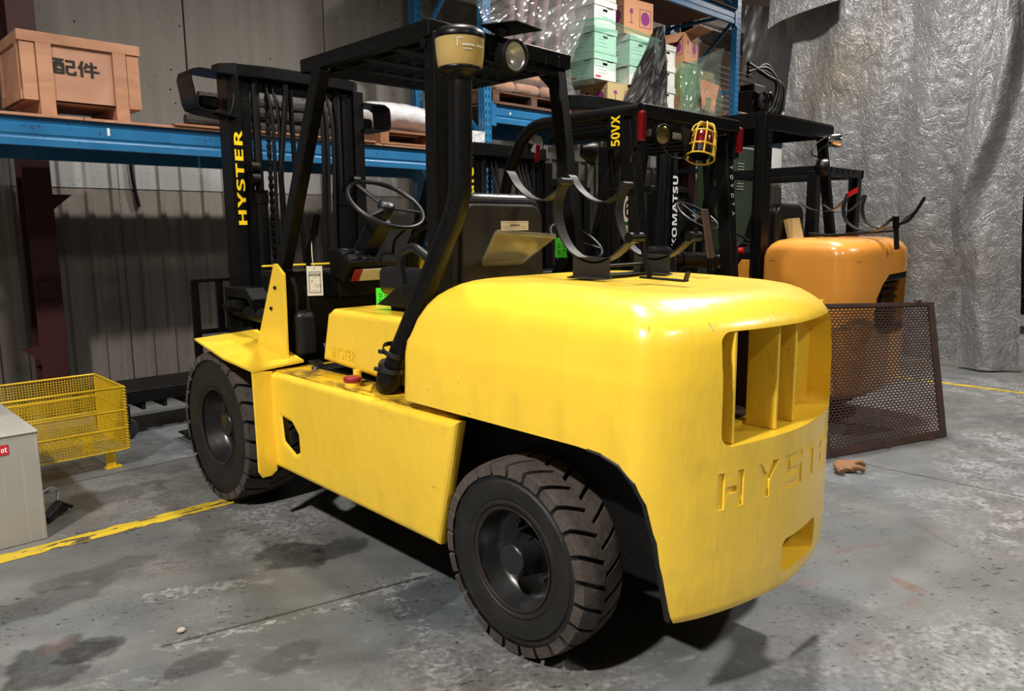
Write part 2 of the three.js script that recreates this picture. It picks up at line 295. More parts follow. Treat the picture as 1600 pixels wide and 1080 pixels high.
function floorAt(x, z, o, fine) {
  const a = fbm(x * .8 + 7, z * .8 + 3, 4, 201), b = fbm(x * 5, z * 5, 4, 205), s = fbm(x * 2.1 + z * 1.2, (z - x * .55) * 7, 4, 209);
  let k = 98 + 26 * (a - .5) + 24 * (b - .5) + 20 * (s - .5);
  let r = k * .98, g = k * 1.0, bl = k * 1.0;
  const warm = fbm(x * 1.3 + 31, z * 1.3, 3, 215); r += (warm - .5) * 14; bl -= (warm - .5) * 18;
  // right-hand aisle: paint worn to bare, scuffed concrete
  const wear = Math.max(0, Math.min(1, (fbm(x * 1.1, z * 1.1, 3, 221) - .52 + Math.min(.35, Math.max(0, (z + 1.6) * .25 + (x - 3.2) * .07))) * 3.2));
  if (wear > 0) { const q = fbm(x * 9, z * 9, 4, 225), h = fbm(x * 60, z * 60, 2, 227); const kk = 112 + 60 * (q - .42) + 110 * (h - .5); const m = wear * (q > .5 ? .8 : .35); r += (kk - r) * m; g += (kk - g) * m; bl += (kk * 1.02 - bl) * m; }
  // dark chips in the paint, lying along the traffic direction
  const cx = x * .8 + z * .6, cz = z * .8 - x * .6, chip = fbm(cx * 40, cz * 85, 3, 231), where = fbm(x * 1.7, z * 1.7, 3, 233);
  if (chip > .73 && where > .50) { const m = Math.min(.5, (chip - .73) * 7); r *= 1 - m; g *= 1 - m; bl *= 1 - m; }
  const pale = fbm(cx * 16 + 9, cz * 34, 3, 237), pw = fbm(x * 1.1 + 20, z * 1.1, 3, 239); if (pale > .72 && pw > .56) { r += 16; g += 16; bl += 16; }
  for (const t of STAINS) { const dx = (x - t[0]) / t[2], dz = (z - t[1]) / t[3]; if (dx * dx + dz * dz > 3) continue; const d = Math.sqrt(dx * dx + dz * dz) + 1.1 * (fbm(x * 13, z * 13, 3, 241) - .5); if (d < 1.15) { const m = .75 * t[4] * Math.min(1, (1.15 - d) * 4) * (.75 + .5 * fbm(x * 50, z * 50, 2, 243)); r *= 1 - m; g *= 1 - m; bl *= 1 - m; } }
  for (const t of RUST) { const c = Math.cos(t[4]), q = Math.sin(t[4]), X = (x - t[0]) * c + (z - t[1]) * q, Z = -(x - t[0]) * q + (z - t[1]) * c; if (Math.hypot(X / t[2], Z / t[3]) > 1.5) continue; const d = Math.hypot(X / t[2], Z / t[3]) + .8 * (fbm(x * 20, z * 20, 3, 251) - .5); if (d < 1) { const m = t[5] * Math.min(1, (1 - d) * 2.5) * (.6 + .8 * fbm(x * 60, z * 60, 2, 253)); r += (104 - r) * m; g += (72 - g) * m; bl += (62 - bl) * m; } }
  // long pale scrapes and a filled crack
  for (const [p, q, w, kk] of [[[.953, -2.808], [1.262, -2.698], .022, 60], [[1.262, -2.698], [1.564, -2.616], .014, 50], [[1.564, -2.616], [1.95, -2.60], .03, 62], [[1.02, -3.28], [1.32, -3.13], .035, 58], [[1.72, -2.5], [1.66, -2.25], .03, 55], [[2.1, -1.6], [2.45, -1.05], .01, 30]]) {
    const [d, t] = seg(x, z, p, q); if (d < w * 2.2) { const n = fbm(x * 45, z * 45, 3, 261); if (n > .44 + d / w * .16) { const m = Math.min(1, (n - .44) * 6); const q2 = kk * .5 * m; r += q2; g += q2; bl += q2; } }
  }
  for (const [p, q] of [[[.9, -2.83], [1.95, -2.59]], [[-6, -5.12], [1.4, -5.2]], [[1.4, -5.2], [9, -5.22]], [[5.0, -5.2], [5.05, 8]]]) { const [d] = seg(x, z, p, q); if (d < .012 && d < .006 + .006 * fbm(x * 9, z * 9, 2, 271)) { r *= .62; g *= .62; bl *= .62; } }
  const f = hash(Math.floor(x * 900), Math.floor(z * 900), 5) - .5; r += f * fine; g += f * fine; bl += f * fine;
  o[0] = r; o[1] = g; o[2] = bl;
}
const floorRough = tex(512, 512, (u, v, o) => { const a = fbm(u * 6, v * 6, 5, 281, 6), b = fbm(u * 40, v * 40, 2, 283, 40); o[0] = 0; o[1] = 96 + 90 * a + 40 * (b - .5); o[2] = 0; }, { srgb: false, repeat: [.45, .45] });
const floorBump = tex(512, 512, (u, v, o) => { o[0] = o[1] = o[2] = 255 * (.6 * fbm(u * 10, v * 10, 4, 285, 10) + .4 * fbm(u * 70, v * 70, 3, 287, 70)); }, { srgb: false, repeat: [.7, .7] });
function slab(name, x0, x1, z0, z1, n, fine) {
  const map = tex(n, n, (u, v, o) => floorAt(x0 + u * (x1 - x0), z0 + v * (z1 - z0), o, fine)); map.wrapS = map.wrapT = THREE.ClampToEdgeWrapping; map.repeat.set(1 / (x1 - x0), 1 / (z1 - z0)); map.offset.set(-x0 / (x1 - x0), -z0 / (z1 - z0));
  const g = box(x0, x1, -.25, 0, z0, z1, 0);
  return struct(mk(name, g, std(0xffffff, 1, 0, { map, roughnessMap: floorRough, bumpMap: floorBump, bumpScale: .0022 }), null, { base: false }));
}
slab('floor', .2, 5.0, -5.2, -.4, 1600, 16);
slab('floor', 5.0, 11, -5.2, .8, 1024, 10);
slab('floor', XW0 - .3, .2, -5.2, -.4, 512, 8); slab('floor', 11, XW1 + .3, -5.2, .8, 512, 8);
slab('floor', XW0 - .3, XW1 + .3, ZW0 - .3, -5.2, 1024, 8); slab('floor', XW0 - .3, 5.0, -.4, ZW1 + .3, 512, 8); slab('floor', 5.0, XW1 + .3, .8, ZW1 + .3, 512, 8); slab('floor', 5.0, 5.0 + 1e-3, -.4, .8, 16, 8);
// painted lane lines, worn through in places
const laneTex = tex(1024, 128, (u, v, o) => { const e = Math.min(v, 1 - v) * 2 + .5 * (fbm(u * 60, v * 6, 3, 301) - .5); const a = fbm(u * 34, v * 5, 4, 303), b = fbm(u * 150, v * 18, 2, 305); const bare = e < .14 || a > .68 || b > .84; const k = .86 + .28 * fbm(u * 12, v * 3, 3, 307); o[0] = 196 * k; o[1] = 168 * k; o[2] = 44 * k; if (bare) { o[0] = 74; o[1] = 70; o[2] = 58; } o[3] = e < .1 ? 0 : 255; });
const laneMat = std(0xffffff, .55, 0, { map: laneTex, transparent: true, alphaTest: .5 });
function lane(name, a, b, w) { const d = b.clone().sub(a).normalize(), s = V(-d.z, 0, d.x).multiplyScalar(w / 2); const L = a.distanceTo(b), m = laneMat.clone(); m.map = laneTex.clone(); m.map.repeat.set(L / 4, 1); m.map.needsUpdate = true; const o = mk(name, print([a.clone().sub(s), b.clone().sub(s), b.clone().add(s), a.clone().add(s)]), m, null, { uv: true }); return struct(o); }
lane('trim_1', V(-3.5, .002, -4.27), V(1.95, .002, -4.16), .13);
lane('trim_2', V(8.25, .002, -7), V(8.22, .002, 2), .10);
// back wall: insulated panels above, corrugated cladding below
const wallTex = (c, seed, k = 1) => tex(512, 512, (u, v, o) => { const a = fbm(u * 3, v * 3, 4, seed, 3), b = fbm(u * 40, v * 2, 3, seed + 2, 0), d = fbm(u * 60, v * 60, 2, seed + 5, 60) > .78 ? -16 : 0; const q = .84 + k * (.22 * a + .14 * (b - .3)) + d / 255; for (let i = 0; i < 3; i++) o[i] = c[i] * q; }, { repeat: [.4, .4] });
const wallPanel = std(0xffffff, .6, 0, { map: wallTex([116, 112, 106], 321) });
const wallPanelLit = std(0xffffff, .6, 0, { map: wallTex([196, 196, 194], 325) });  // paler copy of wallPanel: stronger light at the right end put into colour
const cladUp = std(0xffffff, .45, .15, { map: wallTex([168, 168, 168], 331) }), cladLow = std(0xffffff, .38, .2, { map: wallTex([134, 127, 120], 341, 1.2) });
const wb = struct(mk('wall_back', box(XW0 - .3, XW1 + .3, 0, CEIL + .3, ZW0 - .3, ZW0 - .05, 0), wallPanel, null, { base: false }));
const PAN0 = 2.52;
for (let x = 1.52 - 1.475 * 5; x < XW1 - .2; x += 1.475) mk('wall_panel', box(x + .006, Math.min(XW1, x + 1.469), PAN0, CEIL, ZW0 - .05, ZW0, .006), x > 9.5 ? wallPanelLit : wallPanel, wb);
{ const r = rng(5); for (let i = 0; i < 46; i++) { const x = 1.7 + r() * 4.6, y = 2.7 + r() * 1.9; mk('rivet', cyl(V(x, y, ZW0), V(x, y, ZW0 + .006), .009, .006, 6), M.dark, wb); } }
function clad(x0, x1, y0, y1, z) {            // one corrugated sheet: trapezoid ribs every 0.2 m
  const pr = [], t = .0015; for (let x = x0; x < x1 - .01; x += .205) pr.push([x, 0], [x + .118, 0], [x + .138, .026], [x + .182, .026], [x + .2, 0]);
  const out = [...pr.map(p => [p[0], z + p[1]]), ...pr.slice().reverse().map(p => [p[0], z + p[1] - t * 2])];
  return poly(out, 'y', y0, y1);
}
for (let x = -6.9; x < XW1 - 1; x += 1.025) { mk('corrugated_sheet', clad(x, x + 1.025, 1.94, PAN0 + .03, ZW0 - .035), x > 4.6 ? cladLow : cladUp, wb); mk('corrugated_sheet', clad(x, x + 1.025, 0, 1.99, ZW0 - .045), cladLow, wb); }
struct(mk('wall_left', box(XW0 - .3, XW0, 0, CEIL + .3, ZW0 - .3, ZW1 + .3, 0), wallPanel, null, { base: false }));
struct(mk('wall_right', box(XW1, XW1 + .3, 0, CEIL + .3, ZW0 - .3, ZW1 + .3, 0), wallPanel, null, { base: false }));
struct(mk('wall_front', box(XW0 - .3, XW1 + .3, 0, CEIL + .3, ZW1, ZW1 + .3, 0), wallPanel, null, { base: false }));
struct(mk('ceiling', box(XW0 - .3, XW1 + .3, CEIL, CEIL + .3, ZW0 - .3, ZW1 + .3, 0), std(0x77746e, .8), null, { base: false }));
// red-oxide steel columns against the wall
function column(x, z, label) {
  const o = thing('steel_column', label, 'column', V(x, 0, z)); struct(o);
  mk('web', box(x - .006, x + .006, 0, CEIL, z - .12, z + .08), M.maroon, o);
  mk('flange', box(x - .1, x + .1, 0, CEIL, z + .08, z + .095), M.maroon, o); mk('flange', box(x - .1, x + .1, 0, CEIL, z - .135, z - .12), M.maroon, o);
  return o;
}
const colA = column(1.60, -7.16, 'dark red steel column rising behind the wooden crate');
mk('junction_box', box(1.60 - .065, 1.60 + .065, 1.02, 1.17, -7.065, -7.03, .01), M.maroon, colA);
for (const y of [1.86, .63]) for (const s of [-1, 1]) if ((y > 1) === (s > 0)) mk('bracket', poly(s > 0 ? [[1.7, y], [1.84, y], [1.7, y - .12]] : [[1.5, y], [1.36, y], [1.5, y - .12]], 'z', -7.08, -7.068), M.maroon, colA);
column(11.1, -7.16, 'dark red steel column beyond the open carton');
// a dark conduit hanging down the cladding
tag(mk('cable_conduit', tube([V(2.42, 2.5, -7.40), V(2.43, 2.05, -7.395), V(2.47, 1.78, -7.40)], .016, 8), M.dark), 'short dark conduit hanging down the corrugated wall', 'conduit');
// wall pipes seen past the right-hand rack
for (const [y, r] of [[4.62, .05], [4.95, .03]]) tag(mk('wall_pipe', cyl(V(10.6, y, -7.28), V(16.8, y, -7.28), r, r, 14), M.pipeGrey), r > .04 ? 'thick grey pipe running along the wall behind the rack' : 'thin grey pipe along the wall behind the rack', 'pipe');
// lamps: each a hung high-bay fitting with its light just under the glowing face
for (const [i, [x, z, I, c]] of LAMPS.entries()) {
  const y = CEIL - .55, o = thing('high_bay_lamp', 'round high-bay lamp hung from the ceiling, outside the view', 'lamp', V(x, y, z), 'high-bay lamps under the ceiling');
  mk('reflector', lathe([[.07, .32], [.12, .30], [.16, .22], [.27, .02], [.275, 0], [.262, 0], [.15, .2], [.07, .24]], V(x, y, z), 'y', 28), M.steel, o);
  mk('stem', cyl(V(x, y + .32, z), V(x, CEIL, z), .02), M.blackDull, o);
  mk('glass', lathe([[0, 0], [.26, 0], [.26, .01], [0, .01]], V(x, y + .004, z), 'y', 28), std(0xffffff, .4, 0, { emissive: c, emissiveIntensity: 6 }), o);
  const L = new THREE.SpotLight(c, I * 10, 0, 78 * RAD, .5, 2); L.position.set(0, -.02, 0); L.target.position.set(0, -3, 0); L.castShadow = true; L.shadow.radius = 11; L.shadow.mapSize.set(2048, 2048); L.name = 'lamp_light'; L.target.name = 'lamp_aim'; o.add(L); o.add(L.target);
}
// ---------------------------------------------------------------- wheels
// outer face at x = xo, inward direction s along x
function wheel(parent, xo, y, z, R, W, rimR, s, { lugs = 26, dish = .11, hubR = .055, hubL = .13, nuts = 6, name = 'wheel', turn = 0 } = {}) {
  const pos = V(xo, y, z), P = (pr) => { const g = lathe(pr.map(p => [p[0], p[1] * s]), pos, 'x', 56); return g; };
  const h = R * .055;
  const w = mk(name, [P([[rimR - .012, .012], [rimR + .004, .004], [rimR + .008, .014], [rimR - .004, .03], [rimR - .02, dish * .75], [rimR - .045, dish], [.06, dish + .012], [.02, dish + .012]]),
    P([[rimR, W - .01], [rimR - .02, W - .03], [rimR - .02, dish]])], M.rim, parent);
  mk('rim_ring', P([[rimR - .006, .010], [rimR + .002, .002], [rimR - .004, .001], [rimR - .012, .008]]), M.rimWorn, w);
  // tyre carcass
  mk('tyre', [P([[rimR, .03], [rimR + .004, .004], [rimR + .02, 0], [rimR + .024, .006], [rimR + .03, .006], [rimR + .034, 0], [rimR + (R - rimR) * .55, -.004], [R - .075, .0], [R - .07, .006], [R - .062, .006], [R - .058, 0], [R - h - .012, .008], [R - h, .03], [R - h, W - .03], [R - h - .012, W - .008], [rimR + .05, W + .004], [rimR, W - .01]])], M.rubber, w);
  // tread: two staggered rows of skewed blocks
  const blocks = [];
  const block = (l0, l1, a0, a1, sk0, sk1, shoulder) => {
    const nl = 4, na = 3, p = [], I = [], add = (l, r, a) => { p.push(xo + l * s, y + r * Math.cos(a), z + r * Math.sin(a)); return p.length / 3 - 1; };
    const top = [];
    for (let i = 0; i <= nl; i++) { const t = i / nl, l = l0 + (l1 - l0) * t, sk = sk0 + (sk1 - sk0) * t, row = []; for (let j = 0; j <= na; j++) row.push(add(l, R - .01 * Math.pow(Math.abs(l - W / 2) / (W / 2), 3), a0 + (a1 - a0) * j / na + sk)); top.push(row); }
    const sh = top.map((row, i) => row.map((id, j) => { const t = i / nl, l = l0 + (l1 - l0) * t, sk = sk0 + (sk1 - sk0) * t; return add(shoulder && i === (shoulder > 0 ? nl : 0) ? l - shoulder * -.004 : l, (shoulder && i === (shoulder > 0 ? nl : 0)) ? R - .05 : R - h - .004, a0 + (a1 - a0) * j / na + sk); }));
    for (let i = 0; i < nl; i++) for (let j = 0; j < na; j++) I.push(top[i][j], top[i][j + 1], top[i + 1][j], top[i + 1][j], top[i][j + 1], top[i + 1][j + 1]);
    const side = (A, B, C, D) => I.push(A, B, C, B, D, C);
    for (let i = 0; i < nl; i++) { side(top[i][0], top[i + 1][0], sh[i][0], sh[i + 1][0]); side(top[i + 1][na], top[i][na], sh[i + 1][na], sh[i][na]); }
    for (let j = 0; j < na; j++) { side(top[0][j + 1], top[0][j], sh[0][j + 1], sh[0][j]); side(top[nl][j], top[nl][j + 1], sh[nl][j], sh[nl][j + 1]); }
    const g = new THREE.BufferGeometry(); g.setAttribute('position', new THREE.Float32BufferAttribute(p, 3)); g.setIndex(I); g.computeVertexNormals(); blocks.push(toCreasedNormals(g, .7));
  };
  const st = Math.PI * 2 / lugs;
  for (let k = 0; k < lugs; k++) {
    const a = k * st + turn;
    block(-.003, W * .49, a, a + st * .80, 0, st * .55, -1);
    block(W * .50, W + .003, a + st * .5, a + st * 1.3, st * .55, 0, 1);
  }
  mk('tread', blocks, M.tread, w);
  // hub, nuts and valve
  mk('hub', [P([[0, -hubL + dish], [hubR * .8, -hubL + dish], [hubR, -hubL + dish + .012], [hubR * 1.02, dish - .02], [hubR * 1.35, dish - .015], [hubR * 1.4, dish + .01]])], M.rim, w);
  const nb = []; for (let k = 0; k < nuts; k++) { const a = k / nuts * Math.PI * 2 + .4, rr = hubR * 1.75; const c = V(xo + (dish + .01) * s, y + rr * Math.cos(a), z + rr * Math.sin(a)); nb.push(cyl(c, c.clone().add(V(-.035 * s, 0, 0)), .016, .014, 6)); }
  nb.forEach(g => mk('wheel_nut', g, M.steel, w));
  mk('valve_stem', cyl(V(xo + .07 * s, y + (rimR - .035), z + .02), V(xo + .01 * s, y + (rimR - .05), z + .03), .004), M.steel, w);
  return w;
}
// ---------------------------------------------------------------- the yellow truck
const CX = 2.42;
const fk = thing('forklift', 'large yellow and black forklift with a HYSTER mast and a tall black intake pipe', 'forklift', V(CX, 0, -2.9));
const ev = new Evaluator(); ev.attributes = ['position', 'normal', 'uv']; ev.useGroups = false;
const brush = g => { g = [g].flat(9); g = g.length > 1 ? merge(g) : clean(g[0]); const b = new Brush(g); b.updateMatrixWorld(); return b; };
const sub = (a, ...cuts) => { let r = brush(a); for (const c of cuts) r = ev.evaluate(r, brush(c), SUBTRACTION); return r.geometry; };
// counterweight body lofted over rounded plans
function cwLoft({ cx, hw, zf, zr, D, levels, pw = 1.6, n = 44, droop = () => 0, fr = .05 }) {
  const rings = levels.map(([y, ins, fIn, rIn]) => {
    const w = hw - ins, z0 = zf + fIn, z1 = zr - rIn, ring = [];
    const rear = s => z1 - D * (1 - Math.pow(Math.max(0, 1 - Math.pow(Math.abs(s), pw)), 1 / 2.2));
    const f = fr + fIn * .6;
    for (const a of [0, 30, 60, 90]) ring.push([cx - w + f * (1 - Math.sin(a * RAD)), z0 + f * (1 - Math.cos(a * RAD))]);
    for (let k = 1; k <= 3; k++) ring.push([cx - w, z0 + f + (z1 - D - z0 - f) * k / 4]);
    for (let i = 0; i <= n; i++) { const s = Math.sin((-90 + 180 * i / n) * RAD); ring.push([cx + s * w, rear(s)]); }
    for (let k = 3; k >= 1; k--) ring.push([cx + w, z0 + f + (z1 - D - z0 - f) * k / 4]);
    for (const a of [90, 60, 30, 0]) ring.push([cx + w - f * (1 - Math.sin(a * RAD)), z0 + f * (1 - Math.cos(a * RAD))]);
    return ring.map(p => [p[0], y - droop(p[0], y, p[1]), p[1]]);
  });
  const P = rings.flat(), m = rings[0].length, I = [];
  for (let i = 0; i < rings.length - 1; i++) for (let k = 0; k < m; k++) { const a = i * m + k, b = i * m + (k + 1) % m; I.push(a, b, a + m, b, b + m, a + m); }
  const c = (i) => { const r = rings[i]; P.push([cx, r.reduce((t, p) => t + p[1], 0) / m, (r[0][2] + r[m >> 1][2]) / 2]); return P.length - 1; };
  const cb = c(0), ct = c(rings.length - 1), e = (rings.length - 1) * m;
  for (let k = 0; k < m; k++) { I.push(cb, (k + 1) % m, k); I.push(ct, e + k, e + (k + 1) % m); }
  const g = new THREE.BufferGeometry(); g.setAttribute('position', new THREE.Float32BufferAttribute(P.flat(), 3)); g.setIndex(I); g.computeVertexNormals(); return g;
}
{
  const droop = (x, y, z) => y > 1.15 ? Math.max(0, z + 1.75) * .05 * Math.min(1, (y - 1.15) / .15) : 0;
  const body = cwLoft({ cx: CX, hw: .63, zf: -2.5, zr: -1.105, D: .25, droop, levels: [[.318, .014, .02, .016], [.325, .006, 0, .008], [.35, .002, 0, .004], [.45, 0, 0, 0], [.70, 0, 0, 0], [.86, 0, 0, 0], [1.06, .006, .004, 0], [1.11, .012, .01, 0], [1.13, .018, .02, .002], [1.20, .024, .05, .004], [1.255, .04, .08, .012], [1.29, .06, .105, .028], [1.315, .09, .13, .055], [1.335, .118, .16, .085], [1.348, .15, .19, .115], [1.355, .185, .22, .155], [1.358, .24, .27, .21]] });
  const arch = new THREE.Shape([[-2.75, .10], [-2.75, .866], [-1.544, .858], [-1.44, .852], [-1.37, .832], [-1.315, .785], [-1.285, .72], [-1.262, .6], [-1.245, .45], [-1.232, .33], [-1.22, .10]].map(p => new THREE.Vector2(...p)));
  const archG = poly(arch, 'x', 1.6, 3.3);
  const rr = (x0, x1, y0, y1, r) => { const s = new THREE.Shape(); s.moveTo(x0 + r, y0); s.lineTo(x1 - r, y0); s.absarc(x1 - r, y0 + r, r, -Math.PI / 2, 0); s.lineTo(x1, y1 - r); s.absarc(x1 - r, y1 - r, r, 0, Math.PI / 2); s.lineTo(x0 + r, y1); s.absarc(x0 + r, y1 - r, r, Math.PI / 2, Math.PI); s.lineTo(x0, y0 + r); s.absarc(x0 + r, y0 + r, r, Math.PI, 1.5 * Math.PI); return s; };
  const slot = poly(rr(2.035, 2.86, .875, 1.235, .045), 'z', -1.275, -.9), deep = box(2.05, 2.56, .885, 1.225, -1.85, -1.26, 0), pocket = poly(rr(2.36, 2.66, .375, .495, .03), 'z', -1.24, -.9);
  const letters = [];
  const rear = x => -1.105 - .25 * (1 - Math.pow(Math.max(0, 1 - Math.pow(Math.abs((x - CX) / .63), 1.6)), 1 / 2.2));
  const L = (x, w) => poly(w, 'z', rear(x + .04) - .004, -.95);
  const H = .118, y0 = .675;
  const rect = (x, a, b, c, d) => box(x + a, x + b, y0 + c, y0 + d, rear(x + (a + b) / 2) - .006, -.95, 0);
  // H Y S T E R sunk into the casting
  let x = 2.025; letters.push(rect(x, 0, .03, 0, H), rect(x, .082, .112, 0, H), rect(x, .028, .085, .048, .07));
  x = 2.19; letters.push(rect(x, .046, .076, 0, .06), L(x, [[x - .004, y0 + H], [x + .03, y0 + H], [x + .076, y0 + .06], [x + .06, y0 + .045], [x + .046, y0 + .055]]), L(x, [[x + .126, y0 + H], [x + .092, y0 + H], [x + .052, y0 + .06], [x + .06, y0 + .045], [x + .076, y0 + .055]]));
  x = 2.36; letters.push(rect(x, 0, .12, H - .024, H), rect(x, 0, .03, .055, H), rect(x, 0, .12, .047, .071), rect(x, .09, .12, 0, .06), rect(x, 0, .12, 0, .024));
  x = 2.52; letters.push(rect(x, 0, .12, H - .024, H), rect(x, .045, .075, 0, H));
  x = 2.68; letters.push(rect(x, 0, .024, 0, H), rect(x, 0, .085, H - .022, H), rect(x, 0, .075, .048, .07), rect(x, 0, .085, 0, .022));
  x = 2.81; letters.push(rect(x, 0, .024, 0, H), rect(x, 0, .08, H - .022, H), rect(x, .056, .08, .05, H), rect(x, 0, .08, .048, .07));
  const holes = [cyl(V(2.53, .80, -1.20), V(2.53, .92, -1.20), .028, .028, 16), cyl(V(2.45, .3, -1.18), V(2.45, .42, -1.18), .016, .016, 12)];
  let g = sub(body, archG, slot, deep, pocket, ...letters, ...holes);
  const cw = mk('counterweight', g, M.yellow, fk);
  for (const [fx, fz, fd] of [[2.105, -1.165, .11], [2.36, -1.15, .11], [2.505, -1.16, .11]]) mk('vent_fin', box(fx - .007, fx + .007, .876, 1.232, fz - fd, fz, .003), M.yellow, cw);
  mk('vent_shade_liner', [box(2.045, 2.055, .88, 1.23, -1.84, -1.28, 0), box(2.555, 2.565, .88, 1.23, -1.84, -1.28, 0), box(2.05, 2.56, 1.218, 1.228, -1.84, -1.28, 0), box(2.05, 2.56, .882, .890, -1.84, -1.30, 0)], M.brown, cw); mk('radiator_core', box(2.06, 2.55, .89, 1.22, -1.80, -1.76), M.brown, cw); mk('tail_pipe', [lathe([[.034, 0], [.04, 0], [.04, -.2], [.034, -.2]], V(2.30, 1.06, -1.42), 'z', 20)], M.rimWorn, cw);  // brown liner added to darken the cavity; shade put into its colour
  { // rubber edging along the wheel arch, following the curved side
    const xs = z => z < -1.352 ? 1.79 : CX - .63 * Math.pow(1 - Math.pow(Math.max(0, 1 - (-1.105 - z) / .25), 2.2), 1 / 1.6);
    const e = [[-1.50, .856], [-1.44, .852], [-1.37, .832], [-1.315, .785], [-1.285, .72], [-1.262, .6], [-1.245, .45], [-1.233, .335]], q = [];
    for (let i = 0; i < e.length - 1; i++) { const [z0, y0] = e[i], [z1, y1] = e[i + 1], w0 = .004 + .016 * Math.min(1, i / 3), w1 = .004 + .016 * Math.min(1, (i + 1) / 3); const d0 = V(0, -Math.min(1, 1.2 - i * .2), -Math.min(1, i * .35)).normalize(), d1 = V(0, -Math.max(0, Math.min(1, 1.2 - (i + 1) * .2)), -Math.min(1, (i + 1) * .35)).normalize(); const A = V(xs(z0) - .001, y0, z0), B = V(xs(z1) - .001, y1, z1); q.push(quad([A, B, B.clone().addScaledVector(d1, w1).add(V(.012, 0, 0)), A.clone().addScaledVector(d0, w0).add(V(.012, 0, 0))], .01)); }
    mk('arch_lip', q, M.rubber, cw);
  }
}
// frame between the wheels, kept dark
mk('chassis', [box(2.0, 2.84, .36, .84, -3.6, -1.35, .02), box(2.06, 2.78, .3, .62, -4.5, -3.4, .02), box(2.14, 2.7, .84, 1.0, -2.5, -1.5, .01), cyl(V(2.0, .355, -1.86), V(2.84, .355, -1.86), .06), box(1.98, 2.86, .28, .5, -4.4, -4.15, .03)], M.blackDull, fk);
// side tanks with the cut hand-hole
for (const s of [1, -1]) {
  const hole = [[-3.535, .60], [-3.44, .585], [-3.385, .535], [-3.38, .455], [-3.41, .44], [-3.515, .485], [-3.52, .50]];
  let g = poly([[-3.635, .318], [-2.275, .292], [-2.145, .826], [-3.68, .826]], 'x', 1.79, 1.86, .03, s > 0 ? [hole] : null, 4); if (s > 0) g = sub(g, box(1.799, 1.9, .36, .79, -3.60, -2.32, 0));
  const p = mk('side_tank', s > 0 ? g : mirrorX(clean(g), CX), M.yellow, fk);
  if (s > 0) {
    mk('step_deck', poly([[1.825, -3.66], [1.825, -2.2], [2.25, -2.2], [2.25, -3.66]], 'y', .822, .832), M.deck, p);
  }
}
// front fenders
for (const s of [1, -1]) {
  const f = g => s > 0 ? g : mirrorX(g, CX);
  const a = V(1.69, .845, -3.625), b = V(1.69, .872, -3.97), c = V(1.69, .94, -4.34), d = V(2.08, .955, -4.36), e = V(2.02, .915, -4.0), h = V(1.98, .862, -3.625);
  const fd = mk('fender', f([quad([a, b, e, h], .012), quad([b, c, d, e], .012)]), M.yellow, fk);
  const fl = poly([[1.69, .845], [1.80, .832], [1.80, .30], [1.765, .275], [1.715, .275], [1.695, .31]], 'z', -3.642, -3.628, .004);
  mk('fender_flange', f(fl), M.yellow, fd);
  const tri = poly([[-3.705, .862], [-4.045, .918], [-3.80, 1.378], [-3.775, 1.378], [-3.695, 1.325]], 'x', 1.925, 1.94, .003);
  const tp = mk('fender_gusset', f(tri), M.yellow, fd);
  for (const [z, y] of [[-3.79, 1.25], [-3.845, 1.135]]) mk('bolt', f(cyl(V(1.932, y, z), V(1.915, y, z), .01, .009, 8)), M.dark, tp);
}
// wheels
wheel(fk, 1.80, .362, -1.865, .365, .2, .195, 1, { lugs: 25, dish: .12, hubR: .062, hubL: .12, name: 'rear_wheel' });
wheel(fk, 3.04, .362, -1.865, .365, .2, .195, -1, { lugs: 25, dish: .12, hubR: .062, hubL: .12, name: 'rear_wheel' });
wheel(fk, 1.74, .435, -4.245, .44, .32, .225, 1, { lugs: 25, dish: .15, hubR: .075, hubL: .10, nuts: 8, name: 'front_wheel', turn: .1 });
wheel(fk, 3.10, .435, -4.245, .44, .32, .225, -1, { lugs: 25, dish: .15, hubR: .075, hubL: .10, nuts: 8, name: 'front_wheel', turn: .1 });
// engine cover under the seat
{
  const hd = mk('engine_cover', poly([[-3.41, .895], [-2.53, .838], [-2.53, 1.165], [-3.30, 1.165], [-3.345, 1.14]], 'x', 1.965, 2.875, .03, null, 4), M.yellow, fk);
  const word = text('HYSTER', V(1.963, .925, -3.31), V(0, 0, 1), V(0, 1, 0), .055, { depth: .0018, sx: .8 }); mk('raised_name', word, M.yellow, hd);
}
